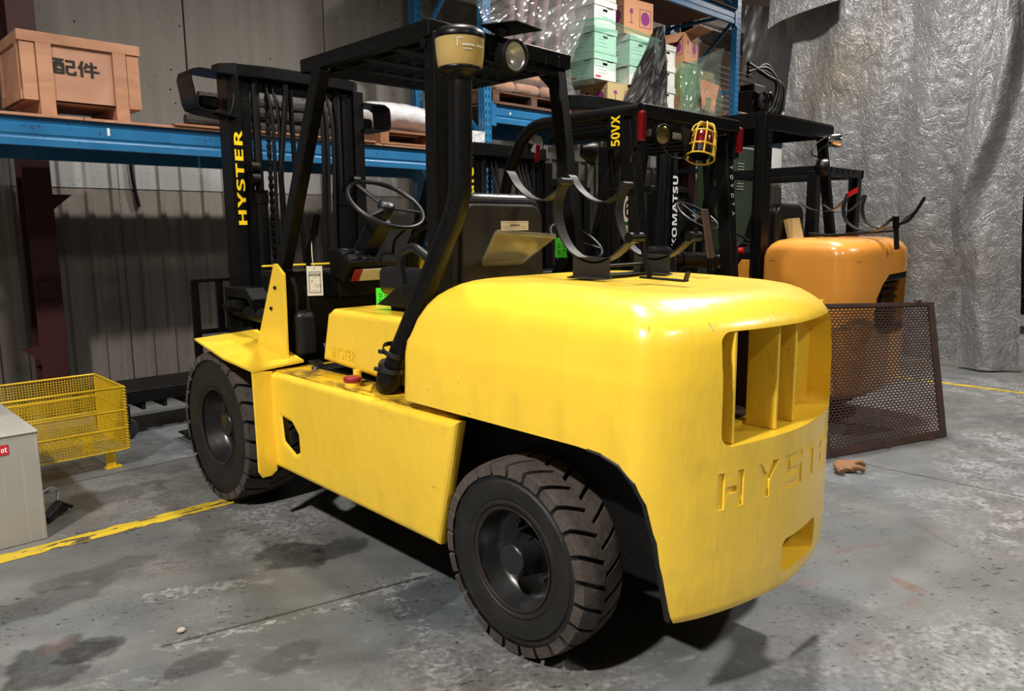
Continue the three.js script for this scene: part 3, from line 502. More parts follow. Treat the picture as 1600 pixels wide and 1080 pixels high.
// cowl, dash and controls
{
  const cw = mk('cowl', [box(1.945, 2.90, .50, 1.325, -3.84, -3.80, .006), box(1.945, 2.90, 1.31, 1.335, -4.0, -3.80, .006), box(2.0, 2.85, .84, 1.3, -4.05, -3.9, .01)], M.black, fk);
  mk('cowl_edge', box(1.96, 2.9, 1.352, 1.362, -4.01, -3.99, .002), M.yellowTrim, cw);
  mk('floor_plate', box(2.0, 2.84, .80, .815, -3.85, -2.6, .003), M.blackDull, fk);
  mk('cowl_vent', [0, 1, 2, 3].map(i => cbox(V(2.02 + i * .0, 1.0 - i * .05, -3.79), .03, .012, .02)), M.dark, cw);
  const dash = mk('dash_panel', [poly([[-3.62, 1.31], [-3.50, 1.275], [-3.42, 1.385], [-3.58, 1.455], [-3.64, 1.45]], 'x', 2.16, 2.50, .01), box(2.2, 2.6, 1.18, 1.33, -3.82, -3.6, .02)], M.black, fk);
  for (let i = 0; i < 2; i++) for (let j = 0; j < 2; j++) { const c = V(2.19 + i * .085 + .02, 1.44 - j * .03, -3.54 + j * .07); mk('gauge', lathe([[0, .002], [.026, .002], [.029, .006], [.032, .004], [.032, -.004]], c, V(.0, .93, .36), 20), M.steel, dash); }
  mk('dash_sticker', cbox(V(2.34, 1.315, -3.452), .19, .075, .004, 0, [.62, 0, 0]), M.cream, dash, { label: 'cream service sticker under the dash' });
  mk('dash_sticker', cbox(V(2.22, 1.315, -3.452), .045, .075, .005, 0, [.62, 0, 0]), M.redCap, dash, { label: 'red warning sticker under the dash' });
  const c0 = V(2.33, 1.36, -3.60), sc = V(2.35, 1.655, -3.35), ax = sc.clone().sub(V(2.33, 1.36, -3.62)).normalize();
  mk('steering_column', [bar(c0, sc.clone().addScaledVector(ax, -.05), .10, .10, .02), cyl(sc.clone().addScaledVector(ax, -.06), sc, .03)], M.black, fk);
  const sw = []; const q = new THREE.Quaternion().setFromUnitVectors(V(0, 0, 1), V(0, .80, .60).normalize());
  const tg = new THREE.TorusGeometry(.205, .0125, 10, 56); tg.applyQuaternion(q); tg.translate(sc.x, sc.y + .03, sc.z); sw.push(tg);
  const rim = a => V(.205 * Math.cos(a), .205 * Math.sin(a), 0).applyQuaternion(q).add(V(sc.x, sc.y + .03, sc.z));
  for (const a of [2.0, -.35, -2.6]) sw.push(bar(sc.clone().add(V(0, .012, 0)), rim(a), .026, .012, .004));
  const st = mk('steering_wheel', sw, M.vinyl, fk); mk('horn_cap', lathe([[.045, -.015], [.045, .012], [.03, .024], [0, .028]], sc.clone().add(V(0, .02, 0)), V(0, .8, .6), 20), M.vinyl, st);
  const kn = at(657, 338, { x: 2.5 });
  for (const [x, dz] of [[2.50, 0], [2.60, .03]]) { const l = mk('control_lever', pipe([V(x, 1.34, -3.52), V(x, 1.50, -3.50), V(x + .02, 1.58, -3.36 + dz), V(x + .08, 1.64, -3.20 + dz)], .008, .05), M.black, fk); mk('lever_knob', lathe([[0, -.018], [.014, -.014], [.018, 0], [.014, .014], [0, .018]], V(x + .08, 1.645, -3.195 + dz), 'y', 14), M.black, l); }
  const pb = mk('brake_lever', [pipe([V(2.12, 1.32, -3.78), V(2.12, 1.45, -3.77), V(2.14, 1.53, -3.74)], .014, .03), cyl(V(2.14, 1.53, -3.74), V(2.15, 1.64, -3.71), .022, .019)], M.black, fk);
  mk('pedal_box', [box(2.0, 2.12, .86, 1.12, -3.79, -3.70, .04), tube([V(2.03, 1.1, -3.76), V(2.02, 1.22, -3.74), V(2.0, 1.3, -3.74)], .012), tube([V(2.08, 1.12, -3.72), V(2.06, 1.25, -3.70)], .009)], M.vinyl, fk);
  mk('pedal', [bar(V(2.2, .86, -3.68), V(2.2, .93, -3.72), .09, .012), bar(V(2.06, .835, -3.62), V(2.06, .85, -3.66), .07, .016)], M.steel, fk);
  mk('grease_nipple', lathe([[.022, 0], [.02, .012], [.008, .018], [0, .02]], V(1.99, .832, -3.52), 'y', 10), M.steel, fk);
}
// seat
{
  const se = mk('seat_base', [box(2.16, 2.70, 1.163, 1.24, -3.08, -2.66, .015)], M.blackDull, fk);
  const cu = mk('seat_cushion', [box(2.145, 2.715, 1.23, 1.34, -3.16, -2.64, .045), box(2.12, 2.2, 1.25, 1.375, -3.12, -2.7, .035), box(2.66, 2.74, 1.25, 1.375, -3.12, -2.7, .035)], M.vinyl, fk);
  const sh = (x0, x1, y0, y1, r) => { const s = new THREE.Shape(); s.moveTo(x0 + .03, y0); s.lineTo(x1 - .03, y0); s.lineTo(x1, y0 + .06); s.lineTo(x1 - .01, y1 - r); s.quadraticCurveTo(x1 - .015, y1, x1 - r, y1); s.lineTo(x0 + r, y1); s.quadraticCurveTo(x0 + .015, y1, x0 + .01, y1 - r); s.lineTo(x0, y0 + .06); s.closePath(); return s; };
  mk('seat_backrest', poly(sh(2.15, 2.75, 1.26, 1.715, .13), 'z', -2.70, -2.575, .04, null, 5), M.vinyl, fk);
  const bk = mk('backrest_shell', poly(sh(2.185, 2.715, 1.22, 1.665, .09), 'z', -2.60, -2.555, .01, null, 2), M.shell, fk);
  const lt = canvasTex(256, 80, (c, w, h) => { c.fillStyle = '#cdbf9c'; c.fillRect(0, 0, w, h); c.fillStyle = '#3a3024'; c.font = 'bold 20px sans-serif'; for (let i = 0; i < 4; i++) c.fillRect(14, 12 + i * 16, i === 1 ? 0 : w - 30, 3); c.fillRect(84, 30, 90, 10); });
  mk('seat_label', print([V(2.425, 1.545, -2.553), V(2.605, 1.545, -2.553), V(2.605, 1.588, -2.553), V(2.425, 1.588, -2.553)]), std(0xffffff, .6, 0, { map: lt }), bk, { uv: true, label: 'tan warning label on seat back' });
  const A = V(2.30, 1.395, -2.55), B = V(2.56, 1.395, -2.55), Cc = at(868, 369, { z: -2.36 }), D = at(775, 363, { z: -2.36 });
  const po = mk('document_pouch', [quad([A, B, Cc, D], .004)], M.clear, fk, { label: 'clear plastic document pouch leaning out from the seat back' });
  mk('pouch_rim', [bar(A, B, .012, .02), bar(B, Cc, .012, .012), bar(Cc, D, .02, .012), bar(D, A, .012, .012)], M.clear, po);
  for (const s of [-1, 1]) mk('hip_restraint', pipe([V(CX + s * .30, 1.26, -2.90), V(CX + s * .31, 1.44, -2.92), V(CX + s * .31, 1.475, -2.80), V(CX + s * .30, 1.40, -2.66)], .022, .06, 12), M.vinyl, fk);
  mk('seat_bracket', poly([[-3.10, 1.19], [-2.75, 1.19], [-2.72, 1.30], [-2.9, 1.30]], 'x', 2.10, 2.13, .004), M.blackDull, fk);
}
// overhead guard
{
  const gd = mk('overhead_guard', [bar(V(1.985, 2.345, -3.48), V(1.985, 2.345, -2.47), .05, .062), bar(V(2.86, 2.345, -3.46), V(2.86, 2.345, -2.55), .05, .062), bar(V(1.96, 2.345, -3.455), V(2.885, 2.345, -3.44), .05, .062), bar(V(1.96, 2.345, -2.49), V(2.885, 2.35, -2.56), .05, .065), bar(V(1.96, 2.29, -2.51), V(2.885, 2.295, -2.58), .03, .03)], M.black, fk);
  for (let i = 0; i < 9; i++) { const x = 2.065 + i * .09; mk('guard_slat', bar(V(x, 2.335, -3.44), V(x, 2.335, -2.52), .011, .05, .002), M.black, gd); }
  for (const z of [-3.2, -2.98, -2.74]) mk('guard_crossbar', bar(V(2.0, 2.325, z), V(2.85, 2.325, z), .05, .04, .002), M.black, gd);
  for (const x of [1.995, 2.85]) mk('front_leg', bar(V(x, 2.33, -3.335), V(x, 1.33, -3.83), .065, .075, .008), M.black, gd);
  mk('rear_leg', [bar(V(1.998, 2.33, -2.485), V(1.998, 1.20, -2.50), .05, .07, .008), bar(V(2.06, 2.3, -2.50), V(2.06, 1.25, -2.52), .05, .05, .006)], M.black, gd);
  mk('rear_leg', [bar(V(2.85, 2.33, -2.60), V(2.85, 1.33, -2.45), .06, .075, .008), poly([[-2.60, 2.30], [-2.70, 2.30], [-2.59, 2.2]], 'x', 2.83, 2.87)], M.black, gd);
  mk('leg_foot', [cbox(V(1.985, 1.338, -3.82), .08, .012, .10), cyl(V(1.985, 1.34, -3.79), V(1.985, 1.36, -3.79), .012, .012, 6)], M.black, gd);
  const pl = mk('top_plate', quad([V(2.28, 2.415, -2.52), V(2.46, 2.405, -2.58), V(2.50, 2.40, -2.36), V(2.34, 2.412, -2.36)], .004), M.black, gd);
  mk('plate_bracket', bar(V(2.37, 2.35, -2.52), V(2.38, 2.41, -2.48), .05, .006), M.black, pl);
  // working lamp on the rear bar
  const lc = V(2.385, 2.285, -2.43), ld = V(-.10, -.10, 1).normalize();
  const lm = mk('work_lamp', [lathe([[.02, -.085], [.04, -.078], [.06, -.045], [.066, 0], [.07, .004], [.07, .026], [.06, .03], [.06, .02]], lc, ld, 32)], M.blackDull, fk);
  mk('lamp_reflector', lathe([[.0, -.035], [.024, -.03], [.044, -.015], [.06, .012]], lc, ld, 28), M.reflector, lm);
  mk('lamp_lens', lathe([[0, .026], [.034, .024], [.06, .018]], lc, ld, 28), M.lens, lm);
  mk('lamp_bulb', lathe([[.012, -.03], [.014, 0], [0, .012]], lc, ld, 12), M.amberBowl, lm);
  mk('lamp_bracket', bar(V(2.37, 2.37, -2.51), V(2.39, 2.32, -2.48), .03, .01), M.blackDull, lm);
}
// intake stack with pre-cleaner bowl
{
  const x = 1.93, top = V(x, 2.14, -2.245);
  const pts = [V(1.955, .865, -2.80), V(1.90, .875, -2.735), V(1.90, .985, -2.675), V(1.905, 1.14, -2.575), V(1.91, 1.33, -2.45), V(1.918, 1.48, -2.36), V(1.924, 1.60, -2.29), V(1.928, 1.72, -2.255), top];
  const ip = mk('intake_pipe', tube(pts, .045, 18, 90, false, .35), M.black, fk);
  mk('pipe_elbow', tube([V(2.0, .865, -2.86), V(1.945, .862, -2.80), V(1.90, .885, -2.735), V(1.897, .97, -2.70)], .056, 16, 40), M.hose, ip);
  for (const [p, d] of [[V(1.896, .955, -2.70), V(0, 1, .25)], [V(1.897, 1.035, -2.665), V(0, 1, .45)]]) { mk('hose_clamp', [lathe([[.058, -.011], [.061, -.011], [.061, .011], [.058, .011]], p, d, 24), cbox(p.clone().add(V(-.062, 0, -.02)), .02, .018, .03)], M.steel, ip); }
  const b0 = V(x, 2.135, -2.245), up = V(0, 1, 0);
  mk('stack_collar', lathe([[.048, -.03], [.05, -.012], [.066, -.006], [.078, .0], [.08, .012], [.072, .016]], b0, up, 32), M.black, ip);
  mk('precleaner_bowl', lathe([[.074, .010], [.084, .016], [.090, .06], [.093, .112], [.091, .12], [.074, .121], [.074, .03]], b0, up, 40), M.amberBowl, ip, { label: 'amber plastic pre-cleaner bowl' });
  mk('precleaner_core', lathe([[.04, .024], [.048, .08], [.071, .118], [.0, .12]], b0, up, 24), M.cream, ip);
  mk('precleaner_lid', lathe([[.093, .112], [.096, .12], [.092, .138], [.072, .153], [.024, .16], [0, .161]], b0, up, 40), M.black, ip);
  // faint moulded print on the bowl: a bracket and two rows of marks too worn to read
  const mark = (a, y, w, h) => { const n = V(Math.sin(a), 0, Math.cos(a)); return cbox(b0.clone().add(V(n.x * .0925, y, n.z * .0925)), w, h, .002, 0, [0, a, 0]); };
  mk('bowl_print', [mark(-.80, .088, .003, .03), mark(-.70, .102, .02, .003), ...[0, 1, 2, 3].map(i => mark(-.55 + i * .13, .078, .009, .006)), ...[0, 1, 2].map(i => mark(.1 + i * .13, .078, .009, .005)), ...[0, 1, 2].map(i => mark(-.5 + i * .12, .064, .007, .003))], M.decalWhite, ip);
}
// fuel filler
{
  const p = V(1.875, .832, -2.99);
  const f = mk('fuel_filler', cyl(p, p.clone().add(V(0, .025, 0)), .036, .034, 24), M.yellow, fk); mk('breather', cyl(V(1.93, .83, -3.03), V(1.93, .90, -3.03), .02), M.yellow, fk); mk('hose_guard', poly([[-2.90, .836], [-2.82, .836], [-2.80, .875]], 'x', 1.86, 1.868), M.yellow, fk);
  mk('fuel_cap', lathe([[.036, .022], [.04, .027], [.04, .042], [.035, .048], [0, .05]], p, 'y', 14), M.redCap, f, { label: 'dark red fuel cap' });
}
// swing-up gas bottle cradle on the counterweight
const strapMat = phy(0x1b1b19, .55, { specularIntensity: .6, bumpMap: bumpFine, bumpScale: .001 });
function cradle(parent, xs, dz, dy, colour, h = 0) {
  const yz = (x, l) => l.map(([z, y]) => V(x, y + dy, z + dz));
  const cr = mk('bottle_cradle', [box(xs[0] - .035, xs[1] + .035, 1.36 + dy + h, 1.366 + dy + h, -1.99 + dz, -1.90 + dz, .002), bar(V(xs[0], 1.40 + dy, -1.93 + dz), V(xs[1], 1.40 + dy, -1.93 + dz), .03, .012)], colour, parent);
  for (const x of xs) {
    mk('cradle_strap', strap(yz(x, [[-2.045, 1.733], [-2.075, 1.68], [-2.085, 1.621], [-2.06, 1.531], [-2.005, 1.463], [-1.93, 1.428], [-1.86, 1.421], [-1.785, 1.45], [-1.714, 1.507]]), V(1, 0, 0), .05, .007), colour, cr);
    mk('clamp_strap', strap(yz(x, [[-2.375, 1.795], [-2.36, 1.792], [-2.312, 1.733], [-2.237, 1.682], [-2.164, 1.667], [-2.095, 1.69], [-2.045, 1.733]]), V(1, 0, 0), .05, .006), colour, cr);
    mk('hinge', cyl(V(x - .032, 1.737 + dy, -2.045 + dz), V(x + .032, 1.737 + dy, -2.045 + dz), .014, .014, 10), colour, cr);
    mk('latch', [cyl(V(x - .035, 1.515 + dy, -1.705 + dz), V(x + .045, 1.515 + dy, -1.705 + dz), .02, .02, 12), cyl(V(x + .01, 1.5 + dy, -1.70 + dz), V(x + .01, 1.55 + dy, -1.70 + dz), .01)], M.black, cr);
    mk('cradle_foot', [box(x - .025, x - .019, 1.362 + dy + h, 1.44 + dy, -1.985 + dz, -1.80 + dz, .002), box(x - .06, x, 1.358 + dy + h, 1.364 + dy + h, -1.985 + dz, -1.80 + dz, .002)], colour, cr);
  }
  return cr;
}
{
  const cr = cradle(fk, [2.30, 2.70], 0, 0, strapMat);
  mk('latch_handle', [bar(V(2.34, 1.50, -1.70), V(2.34, 1.37, -1.66), .014, .02), bar(V(2.34, 1.368, -1.70), V(2.34, 1.362, -1.50), .03, .008), bar(V(2.34, 1.362, -1.505), V(2.34, 1.395, -1.495), .03, .006)], M.black, cr);
  mk('swing_plate', bar(V(2.93, 1.63, -1.80), V(2.93, 1.42, -1.76), .05, .01), M.rust, cr);
}
// ---------------------------------------------------------------- masts
function mast(parent, { xl, xr, z, y1, y0 = .08, barY, bx, carriageY = .45, forks = true, fz = 1.1, backTop = 1.25, backBars = 5, backOut = .10, ends = .0 }) {
  const cx = (xl + xr) / 2, rail = (x, s, zz, top, mat = M.black) => [bar(V(x, y0, zz), V(x, top, zz), .018, .13, .003), bar(V(x + s * .03, y0, zz + .058), V(x + s * .03, top, zz + .058), .075, .016, .003), bar(V(x + s * .03, y0, zz - .058), V(x + s * .03, top, zz - .058), .075, .016, .003)];
  const m = mk('mast', [rail(xl + .01, 1, z, y1 - .04), rail(xr - .01, -1, z, y1 - .04), box(xl, xr, .35, .47, z + .03, z + .06), box(xl, xr, 1.02, 1.12, z + .05, z + .07)], M.black, parent);
  mk('inner_rail', rail(xl + .085, 1, z - .02, y1 - .08), M.black, m); mk('inner_rail', rail(xr - .085, -1, z - .02, y1 - .08), M.black, m);
  const b = barY, [L, R] = bx || [xl, xr], cb = [[L - .01, z - .10], [L - .005, z - .01], [L + .07, z + .065], [L + .22, z + .095], [R - .22, z + .095], [R - .07, z + .065], [R + .005, z - .01], [R + .01, z - .10], [R - .10, z - .10], [R - .2, z + .01], [L + .2, z + .01], [L + .10, z - .10]];
  mk('top_crossbar', [poly(cb, 'y', b[0], b[1], .006), box(xl + .05, xr - .05, b[0] - .07, b[0], z + .0, z + .03)], M.black, m);
  for (const x of [xl + .19, xr - .19]) {
    const c = mk('lift_cylinder', [cyl(V(x, .1, z + .03), V(x, y1 - .75, z + .03), .042, .042, 18), cyl(V(x, y1 - .78, z + .03), V(x, y1 - .7, z + .03), .048, .048, 18)], M.black, m);
    mk('piston_rod', cyl(V(x, y1 - .75, z + .03), V(x, b[0], z + .03), .026, .026, 14), M.blackDull, c);
    mk('lift_chain', [bar(V(x + (x < cx ? .085 : -.085), .5, z + .01), V(x + (x < cx ? .085 : -.085), y1 - .1, z + .01), .02, .012, .002), ...[...Array(40)].map((_, i) => cbox(V(x + (x < cx ? .085 : -.085), .5 + i * (y1 - .6) / 40, z + .01), .028, (y1 - .6) / 40 * .6, .018, .003))], M.blackDull, m);
  }
  for (const [i, x] of [xl + .26, xl + .30, xr - .27, xr - .31, xr - .35].entries()) mk('mast_hose', tube([V(x, b[0], z + .03), V(x + .015, y1 - .3, z + .075 + i * .004), V(x + .01, 1.5, z + .07), V(x + .03, 1.0, z + .06), V(x, .5, z + .03)], .012, 8, 30), M.hose, m);
  const zc = z - .17, cr = mk('carriage', [box(xl - .02, xr + .02, carriageY - .3, carriageY - .2, zc - .04, zc, .006), box(xl - .02, xr + .02, carriageY + .05, carriageY + .15, zc - .04, zc, .006), box(xl + .1, xl + .16, carriageY - .3, carriageY + .15, zc, zc + .1), box(xr - .16, xr - .1, carriageY - .3, carriageY + .15, zc, zc + .1)], M.black, m);
  if (backTop) {
    const zb = zc - .05, br = mk('load_backrest', [bar(V(xl - backOut, backTop, zb), V(xr + backOut, backTop, zb), .03, .022), bar(V(xl - backOut, .93, zb), V(xr + backOut, .93, zb), .03, .03)], M.black, m);
    for (let i = 0; i <= backBars; i++) { const x = xl - backOut + .015 + (xr - xl + 2 * backOut - .03) * i / backBars; mk('backrest_bar', bar(V(x, backTop, zb), V(x, i === 0 || i === backBars ? .3 : .93, zb), i === 0 || i === backBars ? .05 : .045, .02), M.black, br); }
  }
  if (forks) for (const x of [xl + .12, xr - .12]) mk('fork', [poly([[zc - .04, .04], [zc - .04, carriageY + .17], [zc - .085, carriageY + .17], [zc - .095, .11], [zc - fz, .055], [zc - fz, .04]], 'x', x - .06, x + .06, .004)], M.blackDull, cr);
  return m;
}
{
  const z = -4.50, m = mast(fk, { xl: 2.015, xr: 2.955, z, y1: 2.5, barY: [2.455, 2.53], backBars: 8, backOut: .17 });
  mk('mast_name', text('HYSTER', V(2.092, 1.575, z + .0675), V(0, 1, 0), V(-1, 0, 0), .052, { sx: 2.2, depth: .0015 }), M.decalYellow, m, { label: 'yellow HYSTER lettering' });
  // lamp loops on either side of the mast head
  const loop = (x0, x1, y0, y1, s) => { const p = s > 0 ? [V(x1, y1 + .005, z), V(x0 + .05, y1 + .012, z), V(x0 + .012, y1 + .0, z), V(x0, y1 - .035, z), V(x0 + .022, y0 + .03, z), V(x0 + .035, y0 + .005, z), V(x0 + .08, y0 - .008, z), V(x1, y0 - .03, z)] : [V(x0, y1, z), V(x1 - .04, y1, z), V(x1 - .005, y1 - .02, z), V(x1, y1 - .06, z), V(x1, y0 + .04, z), V(x1 - .01, y0 + .01, z), V(x1 - .04, y0, z), V(x0, y0, z)]; return strap(p.flatMap((q, i) => i < p.length - 1 ? [q, q.clone().lerp(p[i + 1], .5)] : [q]), V(0, 0, 1), .2, .01, 60); };
  const l1 = mk('lamp_loop', loop(1.80, 2.06, 2.245, 2.45, 1), M.black, m), l2 = mk('lamp_loop', loop(2.94, 3.145, 2.22, 2.385, -1), M.black, m);
  for (const [l, x, y] of [[l1, 1.95, 2.30], [l2, 3.02, 2.27]]) mk('head_lamp', cbox(V(x, y, z - .04), .12, .075, .06, .02), M.blackDull, l);
  mk('lamp_wire', tube([V(2.06, 2.4, z + .05), V(2.05, 2.3, z + .07), V(2.01, 2.22, z + .07), V(1.93, 2.22, z + .06)], .006), M.hose, l1);
  for (const [x, y, r] of [[2.12, 1.93, .035], [2.12, 1.86, .04], [2.83, 1.88, .03]]) mk('rail_roller', cyl(V(x, y, z + .09), V(x + .05, y, z + .09), r), M.black, m);
  mk('stay_pipe', [pipe([V(2.36, 2.43, z + .12), V(2.36, 2.36, z + .12), V(2.30, 1.9, z + .12), V(2.33, 1.3, z + .10)], .018, .05), pipe([V(2.40, 2.40, z + .10), V(2.41, 1.95, z + .10), V(2.46, 1.25, z + .10)], .016, .05)], M.black, m);
  const tc = mk('tilt_cylinder', [cyl(V(2.02, 1.08, z + .03), V(2.02, 1.05, -3.95), .042), cyl(V(2.02, 1.083, z - .0), V(2.02, 1.075, z + .16), .055, .05)], M.blackDull, fk);
  mk('tilt_bracket', [poly([[z - .02, 1.22], [z + .26, 1.22], [z + .34, 1.16], [z + .34, 1.10], [z + .28, 1.16], [z + .02, 1.16], [z + .02, .99], [z + .1, .95], [z - .02, .93]], 'x', 1.96, 2.08, .006)], M.black, tc);
  mk('valve_block', [cyl(V(1.96, 1.10, z + .02), V(1.96, 1.12, z + .09), .035, .03, 8), cyl(V(1.965, 1.12, z + .1), V(1.965, 1.12, z + .18), .028)], M.blackDull, tc);
}
// ---------------------------------------------------------------- the other trucks
function wheelSet(t, x0, x1, zr, zf, rr = .30, rf = .34) {
  wheel(t, x0 + .02, rr, zr, rr, .18, rr * .52, 1, { lugs: 20, name: 'rear_wheel' }); wheel(t, x1 - .02, rr, zr, rr, .18, rr * .52, -1, { lugs: 20, name: 'rear_wheel' });
  wheel(t, x0, rf, zf, rf, .22, rf * .52, 1, { lugs: 20, name: 'front_wheel' }); wheel(t, x1, rf, zf, rf, .22, rf * .52, -1, { lugs: 20, name: 'front_wheel' });
}
function seat(t, cx, y, z, w = .48, h = .42) {
  mk('seat_cushion', box(cx - w / 2, cx + w / 2, y, y + .12, z - .5, z, .045), M.vinyl, t);
  const s = new THREE.Shape(), r = .12, x0 = cx - w / 2, x1 = cx + w / 2, y0 = y + .06, y1 = y + h; s.moveTo(x0, y0); s.lineTo(x1, y0); s.lineTo(x1, y1 - r); s.quadraticCurveTo(x1, y1, x1 - r, y1); s.lineTo(x0 + r, y1); s.quadraticCurveTo(x0, y1, x0, y1 - r); s.closePath();
  mk('seat_backrest', poly(s, 'z', z - .06, z + .06, .04, null, 4), M.vinyl, t);
}
function steering(t, c, R = .19, ax = V(0, .82, .57)) {
  const q = new THREE.Quaternion().setFromUnitVectors(V(0, 0, 1), ax.clone().normalize()), tg = new THREE.TorusGeometry(R, .012, 8, 40); tg.applyQuaternion(q); tg.translate(c.x, c.y, c.z);
  const rim = a => V(R * Math.cos(a), R * Math.sin(a), 0).applyQuaternion(q).add(c);
  const w = mk('steering_wheel', [tg, ...[1.6, -.5, 3.6].map(a => bar(c, rim(a), .024, .01, .003))], M.vinyl, t);
  mk('steering_column', [bar(c, c.clone().addScaledVector(ax, -.42), .08, .08, .015)], M.black, t); return w;
}
// --- B: black truck with the 50VX badge
{
  const cx = 3.86, x0 = 3.34, x1 = 4.38, t = thing('forklift', 'black forklift marked 50VX and Yale, with red tail lamps and a caged red beacon', 'forklift', V(cx, 0, -3.2));
  mk('chassis', [box(x0 + .05, x1 - .05, .25, .72, -3.85, -2.45, .03), box(x0 + .14, x1 - .14, .7, 1.02, -3.2, -2.3, .05)], M.black, t);
  mk('counterweight', cwLoft({ cx, hw: .50, zf: -2.7, zr: -2.02, D: .2, n: 24, levels: [[.28, .03, 0, .03], [.32, 0, 0, 0], [.9, 0, 0, 0], [.98, .03, 0, .04], [1.01, .1, .03, .1], [1.02, .2, .1, .2]] }), M.black, t);
  wheelSet(t, x0 + .02, x1 - .02, -2.45, -3.85);
  seat(t, cx, 1.02, -2.75); steering(t, V(cx - .02, 1.47, -3.32));
  mk('dash_panel', [box(cx - .45, cx + .45, .7, 1.22, -3.72, -3.6, .03), box(cx - .2, cx + .4, 1.18, 1.27, -3.70, -3.5, .03)], M.black, t);
  mast(t, { xl: 3.43, xr: 4.30, z: -4.02, y1: 2.08, barY: [2.05, 2.14], backTop: 1.2 });
  mk('mast_name', text('Yale', V(3.50, 1.70, -3.952), V(0, 1, 0), V(-1, 0, 0), .085, { sx: 1.15, depth: .002 }), M.decalYellow, t, { label: 'yellow Yale lettering' });
  // guard: bent side tubes, roof sides, slats
  const g = mk('overhead_guard', [box(x0 + .02, x1 - .02, 2.125, 2.2, -2.50, -2.44, .012)], M.black, t);
  for (const x of [x0 + .02, x1 - .02]) mk('guard_tube', pipe([V(x, 2.165, -2.46), V(x, 2.165, -3.30), V(x, 1.9, -3.46), V(x + .01, 1.0, -3.74)], .036, .22, 14), M.black, g);
  for (const x of [x0 + .03, x1 - .03]) { const sp = mk('roof_side', box(x - .02, x + .02, 2.04, 2.19, -3.12, -2.46, .01), M.black, g); for (let i = 0; i < 4; i++) mk('side_rib', box(x - .026, x + .026, 2.05 + i * .025, 2.058 + i * .025, -3.1, -2.7, .002), M.blackDull, sp); }
  for (let i = 0; i < 8; i++) { const x = x0 + .12 + i * .115; mk('guard_slat', box(x - .02, x + .02, 2.12, 2.16, -3.15, -2.48, .006), M.black, g); }
  for (let i = 0; i < 7; i++) mk('slat_tab', cbox(V(x0 + .055, 2.015, -3.12 + i * .085), .03, .03, .06, .004), M.pipeGrey, g);
  for (const [x, dx] of [[x0 + .03, .02], [x1 - .04, -.02]]) {
    const pl = mk('rear_leg', [bar(V(x, 2.12, -2.55), V(x + dx, 1.05, -2.44), .08, .09, .012), bar(V(x, 2.1, -2.68), V(x + dx, 1.05, -2.58), .03, .03, .006)], M.black, g);
    if (dx < 0) mk('leg_lettering', [...'TOYOTA'].map((ch, i) => text(ch, V(x - .02 + dx * (.2 + i * .055), 1.93 - i * .056, -2.482 + (i * .056) * .105), V(0, -1, .1).normalize(), V(1, 0, 0), .03, { depth: .002, font: 'reg' })), M.decalWhite, pl, { label: 'small white letters down the leg' });
  }
  for (const x of [x0 + .015, x1 - .015]) { const l = mk('tail_lamp', box(x - .022, x + .022, 2.0, 2.16, -2.475, -2.43, .015), M.redLamp, t); mk('lamp_housing', box(x - .028, x + .028, 1.97, 2.17, -2.50, -2.46, .012), M.black, l); }
  const bp = mk('badge_panel', box(x0 - .012, x0 - .004, 1.97, 2.145, -2.66, -2.545, .003), M.black, t);
  mk('badge_text', text('50VX', V(x0 - .014, 1.985, -2.572), V(0, 1, 0), V(0, 0, -1), .058, { sx: .86, depth: .002 }).applyMatrix4(new THREE.Matrix4()), M.decalYellow, bp, { label: 'yellow 50VX badge' });
  mk('rear_strip', box(x0 + .1, x1 - .35, 2.04, 2.075, -2.48, -2.46, .003), M.pipeGrey, t);
  // amber round lamp, beacon in its cage, number plate, mirror
  const lc = at(1035, 211, { z: -2.42 }), lm = mk('rear_work_lamp', lathe([[.03, -.07], [.052, -.04], [.058, 0], [.058, .015], [.05, .015]], lc, V(-.3, -.1, 1), 24), M.black, t);
  mk('lamp_lens', lathe([[0, .02], [.03, .018], [.051, .008]], lc, V(-.3, -.1, 1), 20), std(0x8d7d4c, .15, .9), lm);
  mk('lamp_wire', tube([lc.clone().add(V(.03, -.03, -.05)), lc.clone().add(V(.09, -.11, 0)), lc.clone().add(V(.2, -.10, .02)), lc.clone().add(V(.25, .0, .01))], .007), M.hose, lm);
  const bc = at(1098, 219, { z: -2.36 }), up = V(.40, 1, -.1).normalize();
  const be = mk('beacon', lathe([[.052, -.05], [.056, -.045], [.058, .0], [.05, .045], [.03, .06], [0, .065]], bc, up, 20), M.redLamp, t, { label: 'red warning beacon in a yellow wire cage' });
  mk('beacon_base', lathe([[.05, -.1], [.055, -.05], [.02, -.05]], bc, up, 16), M.blackDull, be);
  const qb = new THREE.Quaternion().setFromUnitVectors(V(0, 1, 0), up), bv = (r, a, y) => V(r * Math.cos(a), y, r * Math.sin(a)).applyQuaternion(qb).add(bc), cg = [];
  for (const [y, r] of [[-.11, .08], [-.05, .078], [.03, .07]]) cg.push(tube([...Array(16)].map((_, i) => bv(r, i / 16 * Math.PI * 2, y)), .005, 6, 40, true));
  for (let i = 0; i < 4; i++) { const a = i * Math.PI / 4; cg.push(tube([bv(.08, a, -.11), bv(.07, a, .03), bv(.05, a, .085), bv(0, a, .1), bv(-.05, a, .085), bv(-.07, a, .03), bv(-.08, a, -.11)], .005, 6, 36)); }
  mk('beacon_cage', cg, M.wireYellow, be);
  mk('beacon_bracket', [poly([[bc.x - .17, bc.y + .07], [bc.x - .06, bc.y + .05], [bc.x - .075, bc.y - .09], [bc.x - .12, bc.y - .08]], 'z', -2.40, -2.39)], M.blackDull, be);
